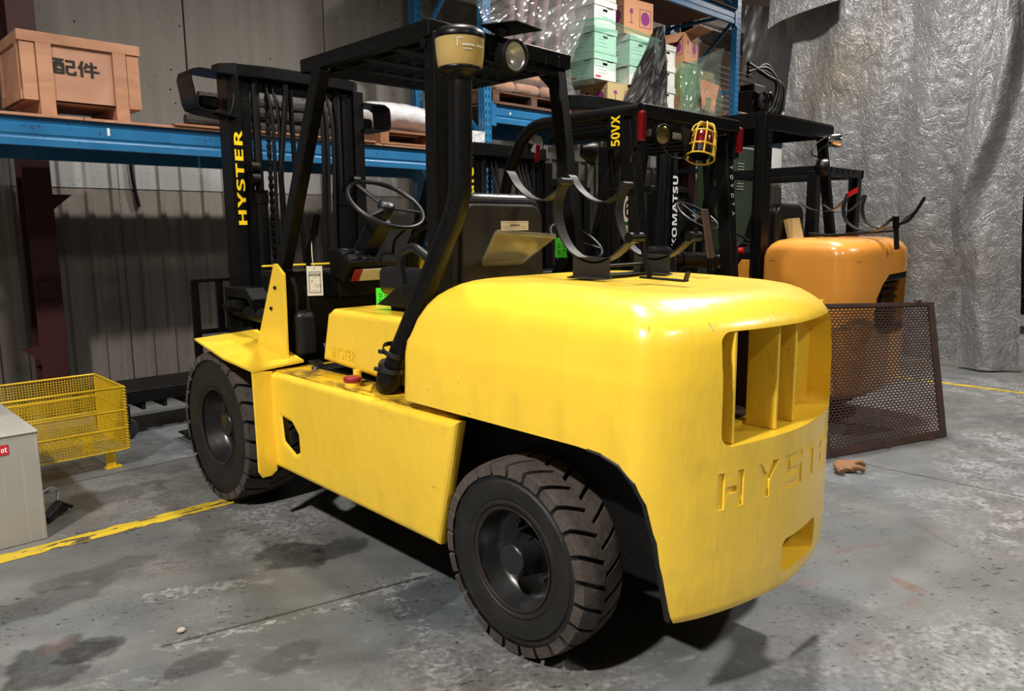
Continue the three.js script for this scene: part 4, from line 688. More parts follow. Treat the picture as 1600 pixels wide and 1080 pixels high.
  const np = at(981, 330, { z: -2.52 }), nt = canvasTex(96, 160, (c, w, h) => { c.fillStyle = '#e6e6e2'; c.fillRect(0, 0, w, h * .68); c.fillStyle = '#111'; c.font = 'bold 104px sans-serif'; c.fillText('6', 18, 92); c.fillStyle = '#1b5a3a'; c.fillRect(0, h * .7, w, h * .08); c.fillStyle = '#c9ccc4'; c.fillRect(0, h * .78, w, h * .22); c.fillStyle = '#222'; c.fillRect(10, h * .84, 24, 12); });
  mk('number_plate', print([np.clone().add(V(-.05, -.12, 0)), np.clone().add(V(.05, -.12, 0)), np.clone().add(V(.05, .08, 0)), np.clone().add(V(-.05, .08, 0))]), std(0xffffff, .6, 0, { map: nt }), t, { uv: true, label: 'white plate with a black 6' });
  mk('plate_post', box(np.x - .06, np.x + .06, 1.0, np.y + .12, -2.60, -2.525, .006), M.black, t);
  const mp = at(838, 225, { z: -3.36 }), mir = mk('mirror', lathe([[.06, 0], [.06, .02], [.04, .06], [0, .075]], mp, V(.2, .2, -1), 20), M.black, t); mk('mirror_glass', lathe([[0, 0], [.055, .004]], mp, V(.2, .2, -1), 20), M.chrome, mir);
  mk('reflector_tag', cbox(at(840, 240, { z: -3.32 }), .035, .11, .012, .004, [0, 0, -.15]), M.redLamp, mir);
  const gl = at(930, 240, { z: -2.75 }); const gm = mk('side_lamp', lathe([[.03, -.08], [.06, -.03], [.065, 0]], gl, V(.8, -.2, .6), 20), M.black, t); mk('lamp_lens', lathe([[0, .02], [.062, .0]], gl, V(.8, -.2, .6), 20), std(0x9c6a1a, .2, .8), gm);
  mk('clip_plate', cbox(at(990, 249, { z: -2.40 }), .045, .035, .004, 0), M.chrome, t);
}
// --- C: dark truck between, only its controls show
{
  const cx = 4.93, t = thing('forklift', 'dark low forklift with bare steering wheel between the black and the orange trucks', 'forklift', V(cx, 0, -3.6));
  mk('chassis', [box(4.52, 5.34, .2, .75, -4.4, -2.7, .03), box(4.6, 5.26, .7, 1.0, -3.6, -2.75, .05)], M.black, t);
  wheelSet(t, 4.5, 5.36, -3.0, -4.3, .26, .28);
  const sc = at(1090, 338, { x: 4.93 }); steering(t, sc, .17);
  mk('dash_panel', [box(4.6, 5.26, .7, 1.15, sc.z - .45, sc.z - .3, .03), box(4.75, 5.2, 1.1, 1.35, sc.z - .42, sc.z - .3, .03)], M.black, t);
  mast(t, { xl: 4.60, xr: 5.26, z: -4.45, y1: 1.95, barY: [1.90, 1.97], backTop: 1.2, fz: .7 });
  mk('hydraulic_cylinder', [cyl(at(1040, 405, { z: -3.1 }), at(1136, 409, { z: -3.1 }), .05, .05, 18), cyl(at(1060, 405, { z: -3.1 }), at(1110, 407, { z: -3.1 }), .058, .058, 18)], M.black, t);
  mk('label_band', cyl(at(1118, 408.2, { z: -3.1 }), at(1125, 408.5, { z: -3.1 }), .0515, .0515, 18), M.white, t);
  mk('grab_handle', pipe([at(1106, 300, { z: -3.3 }), at(1112, 330, { z: -3.3 }), at(1122, 350, { z: -3.3 })], .016, .05), M.blackDull, t);
  mk('stop_button', lathe([[.03, 0], [.03, .02], [.02, .03], [0, .032]], at(1156, 392, { z: -3.1 }), 'z', 16), std(0xd01515, .4), t);
}
// --- D: orange truck
{
  const cx = 6.07, x0 = 5.47, x1 = 6.67, t = thing('forklift', 'orange forklift with a rounded counterweight and black flat-topped guard beside the silver tarpaulin', 'forklift', V(cx, 0, -3.2));
    const rr = [[.28, .05, 0, .05], [.31, .015, 0, .02], [.36, 0, 0, 0], [.80, 0, 0, 0], [.82, .012, 0, .012], [.84, 0, 0, 0], [1.32, 0, 0, 0], [1.38, .01, .01, .01], [1.42, .035, .03, .035], [1.45, .075, .06, .08], [1.465, .13, .12, .14], [1.47, .22, .2, .22]];
  const body = cwLoft({ cx, hw: .615, zf: -2.84, zr: -2.10, D: .20, n: 36, pw: 3.2, levels: rr, fr: .06 });
  const arch = poly([[-3.2, .1], [-3.2, .62], [-2.62, .62], [-2.48, .54], [-2.42, .4], [-2.40, .1]], 'x', 5.2, 6.9);
  const vs = new THREE.Shape(); const a = [[5.80, .90], [5.83, .80], [5.96, .72], [6.58, .72], [6.58, 1.20], [6.04, 1.19], [5.92, 1.12], [5.83, 1.02]]; a.forEach((p, i) => i ? vs.lineTo(...p) : vs.moveTo(...p)); vs.closePath();
  const cwt = mk('counterweight', sub(body, arch, poly(vs, 'z', -2.42, -1.9)), M.orange, t);
  mk('vent_backing', poly([[5.81, .90], [5.84, .81], [5.96, .73], [6.575, .73], [6.575, 1.19], [6.04, 1.18], [5.93, 1.11], [5.84, 1.02]], 'z', -2.41, -2.39), M.blackDull, cwt);
  mk('vent_frame', poly([[5.81, .90], [5.84, .81], [5.96, .73], [6.51, .73], [6.51, .78], [5.99, .78], [5.90, .83], [5.88, .91], [5.90, 1.0], [5.97, 1.08], [6.06, 1.13], [6.51, 1.14], [6.51, 1.19], [6.04, 1.18], [5.93, 1.11], [5.84, 1.02]], 'z', -2.30, -2.135, .008), M.black, cwt);
  for (let i = 0; i < 6; i++) mk('vent_louvre', quad([V(5.9, .80 + i * .06, -2.19), V(6.56, .80 + i * .06, -2.21), V(6.56, .825 + i * .06, -2.24), V(5.9, .825 + i * .06, -2.22)], .006), M.black, cwt);
  for (const x of [6.02, 6.2]) mk('vent_bar', bar(V(x, .76, -2.21), V(x, 1.15, -2.21), .01, .02), M.black, cwt);
  mk('chassis', [box(x0 + .12, x1 - .12, .3, .9, -4.4, -2.8, .03), box(x0 + .05, x1 - .05, .3, .85, -4.0, -3.0, .04)], M.dark, t);
  mk('side_panel', poly([[-3.5, .4], [-2.9, .4], [-2.86, 1.30], [-3.02, 1.30], [-3.2, 1.0], [-3.5, .95]], 'x', x0, x0 + .05, .01), M.orange, t);
  wheelSet(t, x0 + .05, x1 - .05, -2.72, -4.25, .34, .40);
  seat(t, cx - .06, 1.26, -2.94, .5, .48);
  mk('document_box', [cbox(V(5.985, 1.52, -2.84), .22, .20, .04, .006, [-.25, 0, .05])], M.cartonTan, t, { label: 'worn brown folder behind the seat' });
  steering(t, at(1155, 378, { x: 6.0 }), .18);
  // guard
  const gy = 2.40, g = mk('overhead_guard', [box(x0 + .0, x1, gy, gy + .012, -4.0, -2.86, .003), box(x0, x0 + .05, gy - .10, gy, -4.0, -2.86, .006), box(x1 - .05, x1, gy - .10, gy, -4.0, -2.86, .006), box(x0, x1, gy - .11, gy, -2.90, -2.85, .006), box(x0, x1, gy - .08, gy, -4.0, -3.95, .006)], M.black, t);
  for (let i = 0; i < 6; i++) mk('guard_slat', box(x0 + .15 + i * .18, x0 + .17 + i * .18, gy - .06, gy, -3.95, -2.9, .002), M.black, g);
  const lp = mk('rear_leg', [box(x0 - .005, x0 + .12, .9, gy, -2.93, -2.855, .008), box(x0 - .01, x0 + .02, .9, gy - .02, -2.94, -2.93, .002)], M.black, g);
  for (const yy of [2.15, 1.86]) for (let i = 0; i < 5; i++) mk('louvre', poly([[-2.855, yy + i * .04], [-2.848, yy + i * .04], [-2.855, yy + .026 + i * .04]], 'x', x0 + .02, x0 + .105), M.black, lp);
  mk('rear_leg', [bar(V(x1 - .04, gy, -2.95), V(x1 - .02, 1.3, -2.8), .06, .08, .008), poly([[6.3, 2.3], [6.52, 2.3], [6.58, 2.15], [6.62, 2.3]], 'z', -2.9, -2.87)], M.black, g);
  for (const x of [x0 + .03, x1 - .03]) mk('front_leg', bar(V(x, gy, -3.95), V(x, 1.2, -4.15), .06, .06, .006), M.black, g);
  const lc = at(1309, 219, { z: -2.78 }); const lm = mk('rear_work_lamp', lathe([[.03, -.09], [.05, -.08], [.062, 0], [.062, .02]], lc, V(.6, 0, .8), 24), M.chrome, t); mk('lamp_lens', lathe([[0, .025], [.06, .012]], lc, V(.6, 0, .8), 20), M.brown, lm);
  const l2 = at(1288, 262, { z: -2.78 }); const lb = mk('rear_work_lamp', lathe([[.03, -.07], [.07, -.06], [.075, 0], [.075, .02]], l2, V(.5, 0, .85), 24), M.black, t); mk('lamp_lens', lathe([[0, .024], [.072, .018]], l2, V(.5, 0, .85), 20), M.brown, lb);
  mk('lamp_wire', [tube([at(1300, 210, { z: -2.8 }), at(1275, 225, { z: -2.8 }), at(1268, 240, { z: -2.8 }), at(1278, 246, { z: -2.8 })], .006), tube([at(1295, 225, { z: -2.8 }), at(1280, 236, { z: -2.8 }), at(1284, 248, { z: -2.8 })], .006)], M.hose, lm);
  const m = mast(t, { xl: 5.52, xr: 6.62, z: -4.45, y1: 2.62, barY: [2.58, 2.69], bx: [5.08, 6.72], backTop: 1.3 });
  mk('mast_name', text('KOMATSU', V(6.62, 1.35, -4.38), V(0, 1, 0), V(-1, 0, 0), .085, { sx: 1.3, depth: .002 }), M.decalWhite, m, { label: 'white KOMATSU lettering' });
  // gas bottle cradle
  const q = (l, x) => l.map(([px, py]) => at(px, py, { x }));
  const cr = mk('bottle_cradle', [tube(q([[1264, 365], [1300, 368], [1350, 364], [1400, 360]], 6.1), .012)], M.black, t);
  mk('cradle_strap', strap(q([[1325, 303], [1318, 325], [1322, 345], [1340, 358], [1368, 361], [1385, 350], [1398, 338]], 5.95), V(1, 0, 0), .06, .008), M.steel, cr);
  mk('clamp_strap', strap(q([[1252, 318], [1265, 326], [1285, 330], [1305, 326], [1318, 315], [1326, 303]], 5.95), V(1, 0, 0), .045, .006), M.steel, cr);
  mk('cradle_strap', strap(q([[1352, 305], [1347, 325], [1352, 345], [1375, 357], [1405, 352], [1420, 338], [1430, 332]], 6.3), V(1, 0, 0), .06, .008), M.steel, cr);
  mk('clamp_strap', strap(q([[1286, 320], [1305, 331], [1325, 330], [1340, 318], [1350, 305]], 6.3), V(1, 0, 0), .045, .006), M.steel, cr);
  mk('red_pad', quad([at(1322, 310, { x: 5.95 }), at(1340, 300, { x: 5.95 }), at(1341, 292, { x: 5.95 }), at(1322, 303, { x: 5.95 })], .02), M.red, cr);
  mk('lift_handle', [bar(at(1400, 338, { x: 6.0 }), at(1400, 358, { x: 6.0 }), .03, .04), bar(at(1400, 355, { x: 6.0 }), at(1401, 390, { x: 6.0 }), .03, .03), pipe(q([[1400, 352], [1420, 345], [1435, 325], [1445, 308]], 6.2), .012, .03)], M.black, cr);
}
// --- E: the black guard of a truck behind the orange one
{
  const GY = 2.15, k = at(1281, 258, { y: GY }), r = at(1341, 267, { y: GY }), x0 = k.x, x1 = r.x, z = k.z, cx = (x0 + x1) / 2;
  const t = thing('forklift', 'plain black forklift half hidden behind the orange truck, against the tarpaulin', 'forklift', V(cx, 0, z - .6));
  const g = mk('overhead_guard', [box(x0, x1, GY - .09, GY, z - .06, z, .008), box(x0, x0 + .06, GY - .09, GY, z - 1.2, z, .008), box(x1 - .06, x1, GY - .09, GY, z - 1.2, z, .008), box(x0, x1, GY - .07, GY, z - 1.2, z - 1.14, .008)], M.black, t);
  for (let i = 0; i < 6; i++) mk('guard_slat', box(x0 + .12 + i * .14, x0 + .15 + i * .14, GY - .06, GY - .01, z - 1.2, z, .003), M.black, g);
  for (const x of [x0 + .05, x1 - .05]) { mk('rear_leg', box(x - .06, x + .06, .8, GY - .05, z - .12, z - .02, .01), M.black, g); mk('front_leg', bar(V(x, 2.0, z - 1.15), V(x, .8, z - 1.5), .06, .06), M.black, g); }
  mk('counterweight', cwLoft({ cx, hw: .5, zf: z - .5, zr: z + .25, D: .2, n: 20, levels: [[.25, .03, 0, .03], [.3, 0, 0, 0], [.9, 0, 0, 0], [.98, .05, 0, .05], [1.0, .15, .1, .15]] }), M.black, t);
  mk('chassis', box(cx - .45, cx + .45, .25, .75, z - 1.9, z - .3, .03), M.black, t);
  wheelSet(t, cx - .5, cx + .5, z - .1, z - 1.7, .28, .3); seat(t, cx, 1.0, z - .35, .45, .55);
  mast(t, { xl: cx - .4, xr: cx + .4, z: z - 2.1, y1: 2.0, barY: [1.98, 2.05], backTop: 1.1 });
}
// ---------------------------------------------------------------- pallet racking
const ZF = -5.70, ZB = -6.80;
const FRAMES = [[.33, 'blue racking frame beyond the left end of the crate shelf'], [5.25, 'blue racking frame between the crate shelf and the wrapped pallets'], [10.03, 'blue racking frame beside the silver tarpaulin']];
for (const [x, label] of FRAMES) {
  const o = thing('rack_frame', label, 'rack frame', V(x, 0, ZB));
  for (const z of [ZF, ZB]) {
    const fh = [], sh = [], top = CEIL - .9; for (let y = 1.2; y < top - .1; y += .075) { for (const q of [-.022, .022]) fh.push([[x + q - .006, y - .018], [x + q + .006, y - .018], [x + q + .006, y + .018], [x + q - .006, y + .018]]); sh.push([[z - .054, y + .011], [z - .036, y + .011], [z - .036, y + .029], [z - .054, y + .029]]); }
    mk('post', [poly([[x - .05, 0], [x + .05, 0], [x + .05, top], [x - .05, top]], 'z', z - .003, z, 0, fh), poly([[z - .085, 0], [z, 0], [z, top], [z - .085, top]], 'x', x - .05, x - .047, 0, sh), box(x + .047, x + .05, 0, top, z - .085, z, .001), box(x - .08, x + .08, 0, .01, z - .12, z + .03)], M.blue, o);
  }
  for (let i = 0; i < 5; i++) { const y = .3 + i * 1.05; mk('brace', bar(V(x, y, ZF - .05), V(x, y, ZB), .03, .045), M.blue, o); mk('brace', bar(V(x, y + (i % 2 ? 1.0 : .05), ZF - .05), V(x, y + (i % 2 ? .05 : 1.0), ZB), .03, .045), M.blue, o); }
}
function beam(x0, x1, y, z, label, grp) {
  const o = thing('rack_beam', label, 'rack beam', V((x0 + x1) / 2, y - .18, z), grp);
  const f = z === ZF ? 1 : -1;
  mk('beam_body', poly([[z - f * .045, y - .18], [z, y - .18], [z, y - .135], [z - f * .006, y - .125], [z - f * .006, y - .115], [z, y - .105], [z, y - .045], [z - f * .014, y - .035], [z - f * .014, y], [z - f * .045, y]], 'x', x0, x1), M.blue, o);
  for (const [x, s] of [[x0, 1], [x1, -1]]) mk('end_plate', [box(x - .004, x + .06 * s, y - .215, y + .02, z + f * .001, z + f * .007, .001)], M.blue, o);
  return o;
}
const bm = beam(.38, 5.20, 2.285, ZF, 'long blue shelf beam under the wooden crate');
mk('paper_sticker', [box(1.735, 1.752, 2.20, 2.25, ZF - .01, ZF + .002, 0)], M.white, bm); mk('paper_sticker', box(5.02, 5.035, 2.20, 2.26, ZF - .01, ZF + .002, 0), M.cream, bm);
beam(.38, 5.20, 2.285, ZB, 'blue rear shelf beam behind the crate shelf');
const b2 = beam(5.30, 9.98, 2.79, ZF, 'blue shelf beam under the film-wrapped pallets'); mk('round_sticker', cyl(V(5.56, 2.715, ZF), V(5.56, 2.715, ZF + .002), .012), M.white, b2);
beam(5.30, 9.98, 2.79, ZB, 'blue rear shelf beam behind the white boxes');
beam(5.30, 9.98, 4.52, ZF, 'high blue shelf beam above the white boxes'); beam(10.08, 14.6, 3.16, ZF, 'blue shelf beam under the black machine parts'); beam(10.08, 14.6, 3.16, ZB, 'blue rear beam behind the black machine parts');
// decking boards
{
  const deck = (name, x0, x1, y, label, mat = M.ply) => { const o = thing(name, label, 'shelf deck', V((x0 + x1) / 2, y, -6.25)); const n = Math.round((x1 - x0) / 1.22), w = (x1 - x0) / n; for (let i = 0; i < n; i++) mk('plywood_board', box(x0 + i * w + .004, x0 + (i + 1) * w - .004, y, y + .018, ZB - .02, ZF + .015, .002), mat, o); };
  deck('shelf_deck', .40, 5.18, 2.286, 'plywood boards decking the crate shelf'); deck('shelf_deck', 5.32, 9.96, 2.791, 'plywood boards decking the shelf of wrapped pallets', M.palletDark); deck('shelf_deck', 5.32, 9.96, 4.521, 'dark boards decking the top shelf', M.palletDark); deck('shelf_deck', 10.1, 14.5, 3.161, 'plywood boards under the black machine parts');
}
// ---------------------------------------------------------------- goods on the racks
{ // stencilled crate
  const Y = 2.305, y0 = Y + .10, y1 = 2.83, x0 = 1.285, x1 = 2.005, zf = -5.80, zb = -6.35;
  const o = thing('wooden_crate', 'plywood crate with battens and black stencilled characters on the blue shelf', 'crate', V((x0 + x1) / 2, Y, (zf + zb) / 2));
  mk('panel', box(x0, x1, y0, y1, zf - .012, zf, .001), M.plyFace, o); mk('panel', box(x0, x1, y0, y1, zb, zb + .012, .001), M.plyFace, o); mk('panel', box(x0, x0 + .012, y0, y1, zb, zf, .001), M.plyFace, o); mk('panel', box(x1 - .012, x1, y0, y1, zb, zf, .001), M.plyFace, o); mk('panel', box(x0, x1, y1 - .012, y1, zb, zf, .001), M.plyFace, o); mk('panel', box(x0, x1, y0, y0 + .012, zb, zf, .001), M.plyFace, o);
  for (const [a, b] of [[x0 + .09, x0 + .18], [x1 - .17, x1 - .085]]) { mk('batten', box(a, b, Y, y1 - .06, zf, zf + .016, .002), M.ply, o); mk('batten', box(a, b, Y, y1 - .06, zb - .016, zb, .002), M.ply, o); mk('skid', box(a, b, Y, y0, zb, zf, .003), M.ply, o); }
  mk('batten', box(x0 - .012, x1 + .012, y1 - .062, y1 + .004, zf, zf + .017, .002), M.ply, o);
  mk('batten', box(x0, x0 + .085, y0, y1 - .06, zf, zf + .008, .001), M.ply, o); mk('batten', box(x1 - .08, x1, y0, y1 - .06, zf, zf + .008, .001), M.ply, o);
  mk('batten', box(x0 - .014, x0, y1 - .07, y1, zb, zf, .002), M.ply, o); mk('batten', box(x0 - .014, x0, y0, y0 + .06, zb, zf, .002), M.ply, o); for (const z of [zf - .07, zb + .01]) mk('batten', box(x0 - .014, x0, y0 + .06, y1 - .07, z, z + .06, .002), M.ply, o);
  const nails = []; const r = rng(3); for (let i = 0; i < 34; i++) { const e = i % 2; nails.push(cyl(V(e ? x0 + .03 + r() * .03 : x0 + .1 + r() * .5, e ? y0 + r() * .4 : y1 - .05 + r() * .04, zf + (e ? .008 : .017)), V(0, 0, 0).add(V(e ? x0 + .03 : x0 + .1, 0, 0)).setZ(zf + .018).setY(e ? y0 : y1), .002)); }
  // stencil strokes of the two characters, sprayed soft at the rim
  const st = canvasTex(512, 256, (c, w, h) => {
    c.clearRect(0, 0, w, h); c.strokeStyle = '#1b1613'; c.lineCap = 'butt'; c.shadowColor = '#1b1613'; c.shadowBlur = 12; c.lineWidth = 25;
    const L = (...p) => { c.beginPath(); p.forEach(([x, y], i) => i ? c.lineTo(x, y) : c.moveTo(x, y)); c.stroke(); };
    L([18, 46], [128, 46]); L([30, 84], [30, 206]); L([118, 84], [118, 206]); L([22, 88], [126, 88]); L([26, 200], [122, 200]); L([56, 50], [56, 120], [40, 140]); L([92, 50], [92, 128]); L([34, 164], [114, 164]);
    L([146, 54], [228, 54], [228, 118], [150, 118]); L([156, 114], [156, 190], [172, 204], [236, 204], [240, 168]);
    L([322, 34], [300, 86], [276, 126]); L([306, 88], [306, 222]); L([366, 52], [352, 96], [334, 122]); L([354, 88], [470, 88]); L([334, 148], [492, 148]); L([414, 36], [414, 224]);
  });
  mk('stencil', print([V(x0 + .175, 2.565, zf + .0015), V(x0 + .475, 2.565, zf + .0015), V(x0 + .475, 2.705, zf + .0015), V(x0 + .175, 2.705, zf + .0015)]), std(0xffffff, .8, 0, { map: st, transparent: true }), o, { uv: true, label: 'black stencilled Chinese characters' });
}
// rolled canvas and hoses on the crate shelf
{
  const r = rng(21), roll = (a, b, R, mat, label) => { const n = 9, pts = [...Array(n)].map((_, i) => a.clone().lerp(b, i / (n - 1)).add(V((r() - .5) * .03, (r() - .5) * .008, (r() - .5) * .03))); const g = [tube(pts, R, 12, 40)]; const q = merge(g), p = q.attributes.position; for (let i = 0; i < p.count; i++) { const k = .012 * (vn(p.getX(i) * 30, p.getY(i) * 30 + p.getZ(i) * 30, 7) - .5); p.setY(i, Math.max(p.getY(i) + k, 2.324)); } q.computeVertexNormals(); return tag(mk('canvas_roll', q, mat), label, 'canvas roll', 'rolled canvas on the shelf'); };
  const rows = [[0, 0], [1, 0], [2, 0], [0, 1], [1, 1], [2, 1], [.5, 2]];
  for (const [i, [j, k]] of rows.entries()) roll(V(2.32 + j * .10 + k * .05, 2.375 + k * .098, -5.82 - j * .16 - (k > 1 ? .05 : 0)), V(3.62 + j * .05, 2.375 + k * .096, -5.88 - j * .19), .042 + .006 * (i % 2), i % 3 ? M.canvasDark : M.canvas, 'dark rolled canvas in the heap right of the wooden crate');
  tag(mk('work_glove_pair', (() => { const g = []; for (const s of [0, 1]) g.push(...[tube([V(2.55 + s * .05, 2.36, -5.70), V(2.57 + s * .05, 2.33, -5.665), V(2.585 + s * .05, 2.27, -5.66), V(2.59 + s * .04, 2.23, -5.665)], .028, 10, 16)]); return g; })(), std(0x77726a, .9)), 'pale grey work gloves hanging over the blue beam', 'gloves');
  const b = thing('plank_stack', 'thin rough boards lying under the canvas heap', 'boards', V(2.9, 2.305, -6.0)); for (let i = 0; i < 3; i++) mk('board', box(2.18 + i * .2, 3.9 + i * .12, 2.305 + i * .0, 2.322, -5.74 - i * .2, -5.62 - i * .18 - .05, .002), M.pallet, b);
}
function pallet(x0, x1, y, z0, z1, label, mat = M.pallet) {
  const o = thing('wooden_pallet', label, 'pallet', V((x0 + x1) / 2, y, (z0 + z1) / 2)); const n = 6, w = (z1 - z0) / n;
  for (let i = 0; i < n; i++) mk('deck_board', box(x0, x1, y + .105, y + .125, z0 + i * w + .01, z0 + (i + 1) * w - .01, .002), mat, o);
  for (let i = 0; i < 3; i++) { const x = x0 + (x1 - x0 - .09) * i / 2; mk('bearer', box(x, x + .09, y + .02, y + .105, z0, z1, .002), mat, o); }
  for (const z of [z0, (z0 + z1) / 2 - .05, z1 - .1]) mk('bottom_board', box(x0, x1, y, y + .02, z, z + .1, .002), mat, o);
  return o;
}
function film(p, nu, nv, amp, f, s) { const N = p[1].clone().sub(p[0]).cross(p[3].clone().sub(p[0])).normalize(), P = [], I = []; for (let j = 0; j <= nv; j++) for (let i = 0; i <= nu; i++) { const u = i / nu, v = j / nv, q = p[0].clone().multiplyScalar((1 - u) * (1 - v)).addScaledVector(p[1], u * (1 - v)).addScaledVector(p[2], u * v).addScaledVector(p[3], (1 - u) * v); q.addScaledVector(N, amp * (fbm(u * f + 1.5 * v, v * f * .6 + 2, 3, s) * 1.6 - .8 + .35 * Math.abs(vn(u * f * 4 + v * f * 2, v * f, s + 7) - .5))); P.push(q.x, q.y, q.z); } const w = nu + 1; for (let j = 0; j < nv; j++) for (let i = 0; i < nu; i++) { const a = j * w + i; I.push(a, a + 1, a + w, a + 1, a + w + 1, a + w); } const g = new THREE.BufferGeometry(); g.setAttribute('position', new THREE.Float32BufferAttribute(P, 3)); g.setIndex(I); g.computeVertexNormals(); return g; }
const wrinkle = (amp, f, s) => (u, v) => amp * (2 * Math.abs(fbm(u * f, v * f, 3, s) - .5) + .5 * fbm(u * f * 3, v * f * 3, 2, s + 4) - .3);
pallet(3.95, 5.12, 2.305, -6.75, -5.68, 'brown pallet under the white film-wrapped roll');
{ // wrapped roll
  const N = 44, K = 26, P = [], I = []; for (let i = 0; i <= N; i++) for (let k = 0; k < K; k++) { const u = i / N, a = k / K * Math.PI * 2, e = Math.min(1, Math.min(u, 1 - u) * 9); const R = (.105 * Math.sqrt(e) + .02) * (1 + .16 * (fbm(u * 14, Math.cos(a) * 2 + Math.sin(a) * 3 + 9, 3, 17) - .5)); P.push(3.86 + u * 1.3, 2.575 + R * Math.sin(a) * .95 + .02 * Math.sin(u * 5), -5.95 + R * Math.cos(a) * 1.3); }
  for (let i = 0; i < N; i++) for (let k = 0; k < K; k++) { const a = i * K + k, b = i * K + (k + 1) % K; I.push(a, b, a + K, b, b + K, a + K); }
  const g = new THREE.BufferGeometry(); g.setAttribute('position', new THREE.Float32BufferAttribute(P, 3)); g.setIndex(I); g.computeVertexNormals(); tag(mk('wrapped_roll', g, M.filmWhite), 'white roll wrapped in crinkled film on a brown pallet', 'roll');
  tag(mk('film_tail', quad([V(4.95, 2.50, -5.66), V(5.16, 2.50, -5.65), V(5.15, 2.20, -5.64), V(5.08, 2.22, -5.64)], .003, 14, 18, wrinkle(.02, 6, 51)), M.filmWhite), 'loose end of white film hanging over the shelf beam', 'film');
}
// bay of wrapped goods
const Y2 = 2.81;
pallet(5.36, 6.55, Y2, -6.75, -5.74, 'pallet of brown paper sacks under clear film', M.palletDark); pallet(6.88, 8.06, Y2, -6.75, -5.76, 'pallet under the white archive boxes', M.palletDark);
{ const r = rng(9); for (let i = 0; i < 3; i++) for (let j = 0; j < 2; j++) { const x = 5.5 + i * .36, y = Y2 + .126 + j * .12; const g = new RoundedBoxGeometry(.345, .118, .86, 4, .055); g.translate(x + .05, y + .065, -6.2 + r() * .03); tag(mk('paper_sack', g, M.carton), 'brown paper sack lying under clear film on the pallet', 'sack', 'paper sacks on the wrapped pallet'); } }
const cartonArt = (base, seed, lid) => canvasTex(256, 256, (c, w, h) => { c.fillStyle = base; c.fillRect(0, 0, w, h); const r = rng(seed); c.fillStyle = 'rgba(20,20,24,.75)'; for (let i = 0; i < 3; i++) c.fillRect(24 + r() * 20, 110 + i * 34 + r() * 8, 60 + r() * 110, 4); c.fillRect(150, 44, 70, 16); c.strokeStyle = 'rgba(20,20,24,.5)'; c.lineWidth = 2; c.strokeRect(14, 84, w - 28, h - 104); if (lid) { c.fillStyle = '#b03a40'; c.fillRect(20, 210, 60, 24); } });
const archMat = std(0xffffff, .75, 0, { map: cartonArt('#d9dcd8', 4) }), archMat2 = std(0xffffff, .75, 0, { map: cartonArt('#d4d8d4', 8, true) });
function archive(p, turn, label, mat = archMat, w = .42, h = .29, d = .40) {
  const o = thing('archive_box', label, 'box', p, 'white archive boxes on the rack'); o.rotation.y = turn;
  const bw = w - .02, bh = h - .02, bd = d - .02, x0 = p.x - bw / 2, z0 = p.z - bd / 2, t = .004, hy = p.y + h * .62, norm = (g) => { g = clean(g, true); const q = g.attributes.position, n = g.attributes.normal, uv = g.attributes.uv; for (let i = 0; i < q.count; i++) uv.setXY(i, Math.abs(n.getX(i)) > .7 ? (q.getZ(i) - z0) / bd : (q.getX(i) - x0) / bw, (q.getY(i) - p.y) / bh); return g; };
  const wall = (x1, x2, z1, z2) => new THREE.BoxGeometry(x2 - x1, bh, z2 - z1).translate((x1 + x2) / 2, p.y + bh / 2, (z1 + z2) / 2);
  mk('box_body', [norm(poly([[x0, p.y], [x0 + bw, p.y], [x0 + bw, p.y + bh], [x0, p.y + bh]], 'z', z0 + bd - t, z0 + bd, 0, [[[p.x - .042, hy - .014], [p.x + .042, hy - .014], [p.x + .042, hy + .014], [p.x - .042, hy + .014]]])), norm(wall(x0, x0 + t, z0, z0 + bd - t)), norm(wall(x0 + bw - t, x0 + bw, z0, z0 + bd - t)), norm(wall(x0 + t, x0 + bw - t, z0, z0 + t)), norm(new THREE.BoxGeometry(bw, t, bd).translate(p.x, p.y + t / 2, p.z))], mat, o, { uv: true });
  mk('lid', cbox(V(p.x, p.y + h - .035, p.z), w, .07, d, .004), M.paper, o); return o;
}
